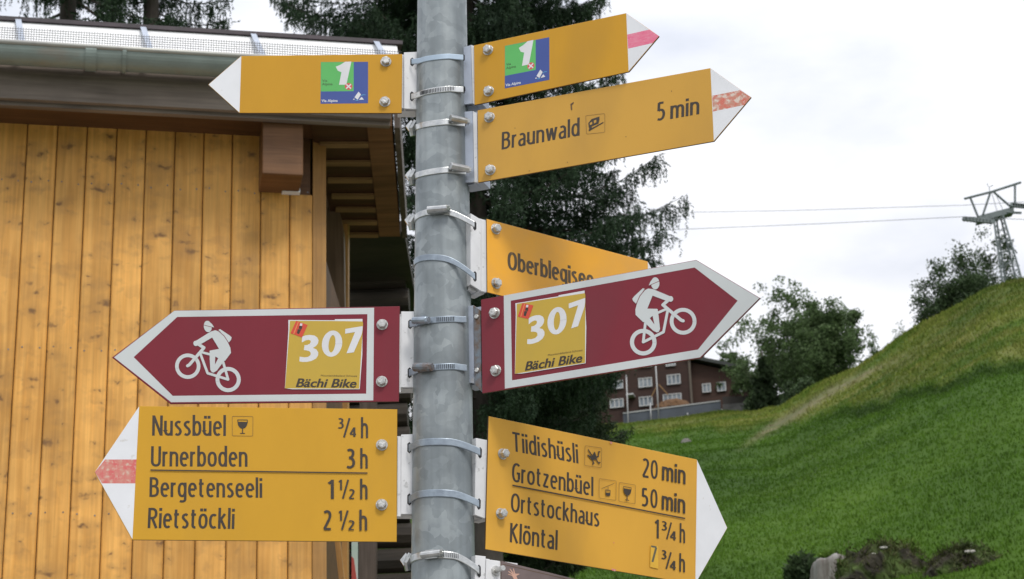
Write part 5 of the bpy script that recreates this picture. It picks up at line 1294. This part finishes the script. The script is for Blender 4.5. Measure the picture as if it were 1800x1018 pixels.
def window(x0, x1, y0, y1, off=0, panes=3):
    (a0, z1_), (a1_, z0_) = cp(x0, y0, off), cp(x1, y1, off); _, zt_ = cp((x0 + x1) / 2, y0, off); _, zb_ = cp((x0 + x1) / 2, y1, off)
    g_ = MB(); g_.box(CW(a0, off + .01, zb_), ca * (a1_ - a0), cn_ * .03, hz * (zt_ - zb_)); fr = MB(); t_ = .09
    n_ = panes
    for k in range(n_ + 1):
        a = a0 + (a1_ - a0 - t_) * k / n_; fr.box(CW(a, off + .045, zb_), ca * t_, cn_ * .06, hz * (zt_ - zb_))
    fr.box(CW(a0, off + .043, zt_ - .003), ca * (a1_ - a0), cn_ * .07, hz * .07); fr.box(CW(a0, off + .043, zb_ - .07), ca * (a1_ - a0), cn_ * .1, hz * .072)
    f_ = cob(fr, 'window', M['winframe']); p_ = g_.obj('pane', M['curtain'], f_); return f_
for wv in ((1122, 1147, 666, 680), (1172, 1197, 660, 675), (1072, 1096, 671, 683), (1072, 1097, 703, 716), (1123, 1148, 699, 713), (1170, 1188, 636, 643), (1122, 1146, 632, 645), (1072, 1096, 640, 652)): window(*wv)
window(1165, 1199, 694, 708, panes=4); window(1234, 1250.5, 676, 689, -.38, 2); window(1260, 1277, 673.5, 687, -.38, 2); window(1299, 1305, 678, 688, -.38, 1)
b_ = cbox(cp(1104, 700)[0], cp(1117, 700)[0], 0.02, 1.0, cp(1110, 700)[1], cp(1110, 697.5)[1]); cob(b_, 'door_canopy', M['winframe'])
for (xa, ya, xb, yb) in ((1145, 698, 1155, 678), (1158, 676, 1174, 694)):
    (a, z), (a2, z2) = cp(xa, ya, .8), cp(xb, yb, .8); b_ = MB(); b_.tube([CW(a, .8, z), CW(a2, .8, z2)], .05, 5); cob(b_, 'roof_strut', M['soffit'])
b_ = cbox(cp(1214, 700)[0], cp(1218, 700)[0], .01, .12, zgc - 1, zeave); cob(b_, 'downpipe', mat('brown_pipe', (.11, .085, .06), rough=.5))

def thing_box(name, label, cat, pts_px, r_off, parts): pass
WO = 4.0        # retaining wall stands in front of the chalet
def wall_thing(name, label, cat, x0, yt0, yb0, x1, yt1, yb1, m, off, th=.3, extra=None):
    (a0, zt0), (_, zb0) = cp(x0, yt0, off), cp(x0, yb0, off); (a1_, zt1), (_, zb1) = cp(x1, yt1, off), cp(x1, yb1, off)
    b_ = MB(); v = [CW(a0, off, zb0), CW(a1_, off, zb1), CW(a1_, off, zt1), CW(a0, off, zt0)]; v2 = [p - cn_ * th for p in v]
    b_.add(v + v2, [(0, 1, 2, 3), (7, 6, 5, 4), (0, 4, 5, 1), (1, 5, 6, 2), (2, 6, 7, 3), (3, 7, 4, 0)])
    e = empty(name, tuple(CW((a0 + a1_) / 2, off, (zb0 + zb1) / 2))); tag(e, label, cat); iv = Matrix.Translation(-Vector(e.location))
    o = b_.obj('wall_panel', m, e); o.matrix_parent_inverse = iv
    return e, iv
e, iv = wall_thing('retaining_wall', 'slate blue panel wall with pale top rail and white posts in front of the chalet', 'wall', 1095, 728, 752, 1266, 706, 726, mat('slate_blue_panel', (.075, .09, .11), (.055, .065, .08), scale=1, rough=.6), WO)
for (xa, ya, xb, yb, w_) in ((1095, 727.5, 1266, 705.5, .10), (1120, 747, 1266, 727, .22)):
    (a, z), (a2, z2) = cp(xa, ya, WO + .05), cp(xb, yb, WO + .05); b_ = MB(); v = [CW(a, WO + .05, z), CW(a2, WO + .05, z2), CW(a2, WO + .05, z2 + w_), CW(a, WO + .05, z + w_)]
    b_.add(v + [p - cn_ * .12 for p in v], [(0, 1, 2, 3), (7, 6, 5, 4), (0, 4, 5, 1), (1, 5, 6, 2), (2, 6, 7, 3), (3, 7, 4, 0)]); o = b_.obj('rail', mat('pale_rail', (.42, .43, .42), rough=.6), e); o.matrix_parent_inverse = iv
for (x, ya, yb) in ((1208, 726, 735), (1268.5, 719, 727)):
    (a, z), (_, z2) = cp(x, yb, WO + .12), cp(x, ya, WO + .12); b_ = MB(); b_.box(CW(a, WO + .08, z), ca * .10, cn_ * .1, hz * (z2 - z)); o = b_.obj('post', M['winframe'], e); o.matrix_parent_inverse = iv
e, iv = wall_thing('stone_wall', 'grey masonry wall at the right end of the slate blue panels', 'wall', 1270, 711, 728, 1378, 703, 722, mat('grey_masonry', (.16, .155, .15), (.10, .095, .09), scale=2, rough=.9), WO - .6)
fe = empty('picket_fence', tuple(CW(cp(1320, 705, WO - .6)[0], WO - .6, cp(1320, 707, WO - .6)[1]))); tag(fe, 'dark picket fence on top of the grey masonry wall', 'fence'); iv = Matrix.Translation(-Vector(fe.location))
pk = MB()
(a0, _), (a1_, _) = cp(1270, 700, WO - .8), cp(1378, 700, WO - .8); nP = 46
for k in range(nP):
    t_ = k / (nP - 1); a = a0 + (a1_ - a0) * t_; zt_ = cp(1270 + 108 * t_, 698 - 4 * t_, WO - .8)[1]; zb_ = cp(1270 + 108 * t_, 713 - 8 * t_, WO - .8)[1]
    pk.box(CW(a, WO - .8, zb_ + 0), ca * .13, cn_ * .04, hz * (zt_ - zb_ + random.uniform(-.03, .03)))
pk.box(CW(a0, WO - .86, cp(1270, 703, WO - .86)[1]), (CW(a1_, WO - .86, cp(1378, 698, WO - .86)[1]) - CW(a0, WO - .86, cp(1270, 703, WO - .86)[1])), cn_ * .04, hz * .1)
o = pk.obj('pickets', mat('dark_fence_wood', (.05, .042, .036), rough=.85), fe); o.matrix_parent_inverse = iv; o['kind'] = 'stuff'
for i, (x0, y0, x1, y1, lb) in enumerate(((1104, 745, 1101, 662, 'white flagpole left of the chalet door canopy'), (1157, 719, 1152.5, 640, 'white flagpole in the middle of the chalet front'), (1143.5, 722, 1143, 708, 'short pale post left of the sand heap'))):
    (a, z), (a2, z2) = cp(x0, y0, WO + .3), cp(x1, y1, WO + .3); e = empty('flagpole' if i < 2 else 'post', tuple(CW(a, WO + .3, z - 1))); tag(e, lb, 'flagpole' if i < 2 else 'post'); iv = Matrix.Translation(-Vector(e.location))
    b_ = MB(); b_.tube([CW(a, WO + .3, z - 1), CW(a2, WO + .3, z2)], [.055, .045], 8); o = b_.obj('shaft', M['winframe'], e, True); o.matrix_parent_inverse = iv
    if i < 2: b_ = MB(); b_.tube([CW(a2, WO + .3, z2), CW(a2, WO + .3, z2 + .15)], [.06, .02], 8); o = b_.obj('finial', M['winframe'], e); o.matrix_parent_inverse = iv
def mound(name, label, cat, c, rx, ry, h, m, seed, k=40, kind=None, rough=.25, parts=None):
    g = np.random.default_rng(seed); v = []; f = []; n = 14
    for i in range(n):
        t_ = i / (n - 1); rr = math.sin(t_ * math.pi / 2) ; hh = math.cos(t_ * math.pi / 2)
        for j in range(k):
            a = 2 * math.pi * j / k; q_ = 1 + rough * (math.sin(a * 2 + seed) * .4 + math.sin(a * 5 + seed * 2 + i * .5) * .25) + g.normal(0, rough * .12)
            v.append((c[0] + rx * rr * q_ * math.cos(a), c[1] + ry * rr * q_ * math.sin(a), c[2] - .3 + (h + .3) * hh ** .8 * (1 + g.normal(0, rough * .1)) * (.9 + .1 * q_)))
    for i in range(n - 1):
        for j in range(k): f.append((i * k + j, i * k + (j + 1) % k, (i + 1) * k + (j + 1) % k, (i + 1) * k + j))
    o = mesh_obj(name, v, f, m); tag(o, label, cat, kind=kind); return o
a, z = cp(1183, 720, 2.2); P_ = CW(a, 2.2, z)
mound('sand_heap', 'heap of brown sand under the lower chalet windows', 'sand', P_, 1.5, 1.0, cp(1183, 702, 2.2)[1] - z, mat('brown_sand', (.16, .085, .04), (.11, .06, .03), scale=3, rough=.95), 3)

# ------------------------------------------------------------------ lift pylon and cables
YL = 128.0
pyl = empty('lift_pylon', tuple(onY(1772, 505, YL))); tag(pyl, 'leaning grey lattice lift pylon with cross arms on the hilltop', 'pylon'); iv = Matrix.Translation(-Vector(pyl.location))
M['pyl'] = mat('galvanised_pylon_steel', (.17, .20, .20), (.12, .14, .145), scale=3, rough=.6, metal=.3)
cP = crop(1660, 300, 5.09)
def pp(x, y, dy=0.): return onY(*cP(x, y), YL + dy)
def pt_obj(name, segs, r, m=None, k=6):
    b_ = MB()
    for s_ in segs: b_.tube(s_, r, k)
    o = b_.obj(name, m or M['pyl'], pyl); o.matrix_parent_inverse = iv; return o
tl_, tr_, bl_, br_ = (435, 425), (530, 400), (520, 1040), (690, 970)
legs = [((440, 425, -.5), (530, 1080, -.9)), ((525, 400, -.5), (705, 1010, -.9)), ((465, 420, .5), (560, 1080, .9)), ((500, 405, .5), (650, 1010, .9))]
for a_, b2 in legs: pt_obj('leg', [[pp(*a_), pp(*b2)]], .062)
br = []
def lp_(i, t_): a_, b2 = legs[i]; return pp(a_[0] + (b2[0] - a_[0]) * t_, a_[1] + (b2[1] - a_[1]) * t_, a_[2] + (b2[2] - a_[2]) * t_)
for k in range(13):
    t0_, t1_ = k / 13, (k + 1) / 13
    for i, j in ((0, 2), (1, 3), (0, 1), (2, 3)):
        if (i, j) in ((0, 1), (2, 3)) and k % 2: continue
        br += [[lp_(i, t0_), lp_(j, t1_)], [lp_(j, t0_), lp_(i, t1_)]]
o = pt_obj('lattice', br, .024, k=4); o['kind'] = 'stuff'
# lower arm (deep beam)
b_ = MB(); A = [pp(300, 455), pp(300, 405), pp(620, 322), pp(625, 372)]; b_.add(A + [p + np.array([0, .8, 0]) for p in A], [(0, 1, 2, 3), (7, 6, 5, 4), (0, 4, 5, 1), (1, 5, 6, 2), (2, 6, 7, 3), (3, 7, 4, 0)]); o = b_.obj('cross_arm', M['pyl'], pyl); o.matrix_parent_inverse = iv
pt_obj('top_arm', [[pp(178, 252), pp(430, 188), pp(685, 105)]], .085)
for s_ in (((235, 250), (300, 410)), ((410, 200), (345, 395)), ((632, 128), (632, 300)), ((440, 190), (600, 330))): pt_obj('strut', [[pp(*s_[0]), pp(*s_[1])]], .08)
pt_obj('stay', [[pp(425, 200), pp(470, 360)], [pp(455, 200), pp(520, 345)]], .02)
for k in range(9):
    for (x0, y0, x1, y1) in ((180, 432, 420, 458), (605, 308, 790, 325)):
        x, y = x0 + (x1 - x0) * k / 8, y0 + (y1 - y0) * k / 8; c_ = pp(x, y, -.5); wh = MB(); wh.tube([c_ - np.array([0, .12, 0]), c_ + np.array([0, .12, 0])], .16, 10); o = wh.obj('sheave', M['pyl'], pyl); o.matrix_parent_inverse = iv
pt_obj('sheave_beam', [[pp(180, 420, -.5), pp(420, 440, -.5)], [pp(605, 300, -.5), pp(800, 312, -.5)], [pp(560, 375, -.4), pp(690, 378, -.4)]], .09)
pt_obj('wind_gauge', [[pp(405, 195), pp(402, 145)], [pp(385, 130), pp(402, 148), pp(435, 130)], [pp(385, 130), pp(385, 112)]], .025, k=4)
def cable(pts, r, label):
    c_ = [onY(*p) for p in pts]; fine = []
    for i in range(len(c_) - 1):
        for t_ in np.linspace(0, 1, 8)[:-1]: fine.append(c_[i] * (1 - t_) + c_[i + 1] * t_)
    fine.append(c_[-1]); b_ = MB(); b_.tube(fine, r, 5); o = b_.obj('lift_cable', mat('cable_steel', (.12, .13, .13), rough=.6)); tag(o, label, 'cable', 'lift cables'); return o
cable([(500, 372, 150), (900, 375.5, 145), (1110, 375, 140), (1400, 370, 134), (1690, 361, YL), (1800, 355, 122), (2000, 345, 115)], .018, 'upper of the two dark lift cables running left from the pylon')
cable([(500, 425, 150), (900, 413, 145), (1180, 404, 140), (1450, 393, 134), (1695, 381, YL - .5), (1800, 386, 122), (2000, 384, 115)], .020, 'lower of the two dark lift cables running left from the pylon')

# ------------------------------------------------------------------ foot of the meadow: stump, root mounds, weeds, rock
def gp(x, y, r0=20, r1=130):
    """where the line of sight through (x, y) meets the slope"""
    for r in np.arange(r0, r1, .1):
        P_ = onR(x, y, r)
        if P_[2] < terrain(math.atan2(P_[0], P_[1]), r): return P_
    return P_
Ps = onR(1463, 1030, 29.0); zs = gz(Ps[0], Ps[1])
print('stump ground', to_px(np.array([Ps[0], Ps[1], zs]))[:2], 'slope bottom r', math.hypot(*gp(1463, 1010)[:2]))
def grounded(x, y): P_ = gp(x, y); return P_
P_ = grounded(1463, 1024); sc = math.hypot(*P_[:2]) / .93 / F_PX
g = np.random.default_rng(5); k = 28; v = []; f = []; sc *= 1.18
prof_ = [(0, 30), (8, 29), (18, 27), (27, 26), (33, 25), (36, 23), (37.5, 18), (37, 8)]
for i, (h, r_) in enumerate(prof_):
    for j in range(k):
        a = 2 * math.pi * j / k; q_ = 1 + .07 * math.sin(a * 3) + .05 * math.sin(a * 7) + g.normal(0, .02)
        hh = h + (3.5 * math.sin(a + 2.2) + 2.2 * math.sin(a * 4)) * (h / 37)
        v.append((P_[0] + r_ * sc * q_ * math.cos(a), P_[1] + r_ * sc * q_ * math.sin(a) * .8, P_[2] - .05 + hh * sc))
for i in range(len(prof_) - 1):
    for j in range(k): f.append((i * k + j, i * k + (j + 1) % k, (i + 1) * k + (j + 1) % k, (i + 1) * k + j))
f.append(tuple((len(prof_) - 1) * k + j for j in range(k)))
o = mesh_obj('tree_stump', v, f, mat('silvery_stump_wood', (.34, .33, .31), (.15, .13, .11), scale=3.5, rough=.85, bump=.6, stretch=(2.2, 2.2, .5), c3=(.07, .05, .035), s3=2.2, lo3=.58, hi3=.66), smooth=True)
tag(o, 'pale silvery tree stump at the lower edge of the meadow', 'stump')
M['mound'] = mat('earthy_root_mound', (.040, .034, .020), (.016, .014, .009), scale=3, rough=.95, bump=.8, c3=(.06, .095, .018), s3=2.4, lo3=.46, hi3=.58)
def weeds(label, c, rx, h, n, m, seed, name='weeds', cat='plant', wd=.012):
    g = np.random.default_rng(seed); a = g.uniform(0, 6.28, n); r = rx * np.sqrt(g.uniform(0, 1, n))
    Pb = np.stack([c[0] + r * np.cos(a), c[1] + r * np.sin(a) * .7, np.full(n, c[2])], -1)
    hh = h * g.uniform(.3, 1, n) * (1 - .5 * (r / rx) ** 2); u = g.uniform(0, 1, n)
    Pb[:, 2] += u * hh; d = np.stack([g.normal(0, .6, n), g.normal(0, .6, n), g.uniform(0, 1, n)], -1); d /= np.linalg.norm(d, axis=1)[:, None]
    V_ = leaf_tris(Pb, d, .09 * g.uniform(.6, 1.6, n), wd * g.uniform(.6, 1.6, n)); o = mesh_obj(name, V_, np.arange(n * 3).reshape(-1, 3), m); tag(o, label, cat); return o
for i, (x, yb, wpx, hpx, lb) in enumerate(((1562, 1020, 76, 56, 'tall dark root mound beside the pale stump'), (1705, 1000, 62, 32, 'long low root mound right of the tall one'))):
    P_ = grounded(x, yb); sc = math.hypot(*P_[:2]) / .93 / F_PX
    P_[1] += wpx * sc * .35; P_[2] = gz(P_[0], P_[1]) - .06
    o = mound('root_mound', lb, 'mound', P_, wpx * sc, wpx * sc * .6, hpx * sc, M['mound'], 7 + i, k=60, rough=.5); o['group'] = 'root mounds in the meadow'
    g = np.random.default_rng(50 + i); n = 2200; vv = np.array([q_.co[:] for q_ in o.data.vertices]); pi = vv[g.integers(0, len(vv), n)]; d = g.normal(0, .5, (n, 3)); d[:, 2] = g.uniform(.1, 1, n); d /= np.linalg.norm(d, axis=1)[:, None]
    pi = pi + g.normal(0, .05, (n, 3)); V_ = leaf_tris(pi, d, .09 * g.uniform(.5, 1.6, n), .010 * g.uniform(.6, 1.5, n))
    o2 = mesh_obj('tufts', V_, np.arange(n * 3).reshape(-1, 3), foliage_mat('mound_grass', (.085, .085, .030), (.035, .055, .015), .2), o); o2['kind'] = 'stuff'
    for (dx, dy_, s_) in (((-2, 50, 3.2), (-20, 40, 2)) if i == 0 else ((4, 25, 4.5),)):
        Pq = P_ + RT * dx * sc + np.array([0, -wpx * sc * .33, dy_ * sc]); mm_ = MB(); mm_.tube([Pq - RT * s_ * sc * 2, Pq, Pq + RT * s_ * sc * 1.8 + np.array([0, 0, .3 * sc * s_])], [s_ * sc * .4, s_ * sc * .8, s_ * sc * .3], 7); q_ = mm_.obj('bare_root', M['sheet'], o)
        q_.data.materials[0] = mat('bleached_root', (.5, .48, .44), rough=.8)
P_ = grounded(1415, 1022); weeds('dark green leafy weed clump left of the pale stump', P_, .30, .52, 2200, M['leaf_dark'], 61, wd=.03)
P_ = grounded(1462, 985); weeds('yellow green weed above the pale stump', P_, .18, .22, 500, foliage_mat('bright_weed', (.12, .20, .03), (.07, .13, .02), .3), 62)
P_ = grounded(1590, 985); weeds('bright tufts of weed behind the tall root mound', P_, .30, .42, 1100, foliage_mat('bright_weed_stalks', (.13, .20, .035), (.08, .13, .02), .3), 63)
P_ = grounded(1206, 779); sc = math.hypot(*P_[:2]) / .93 / F_PX
mound('boulder', 'small grey boulder in the grass below the slate blue wall', 'rock', P_, 11 * sc, 8 * sc, 8 * sc, mat('grey_boulder', (.20, .19, .17), (.12, .11, .10), scale=5, rough=.9), 9, k=20)
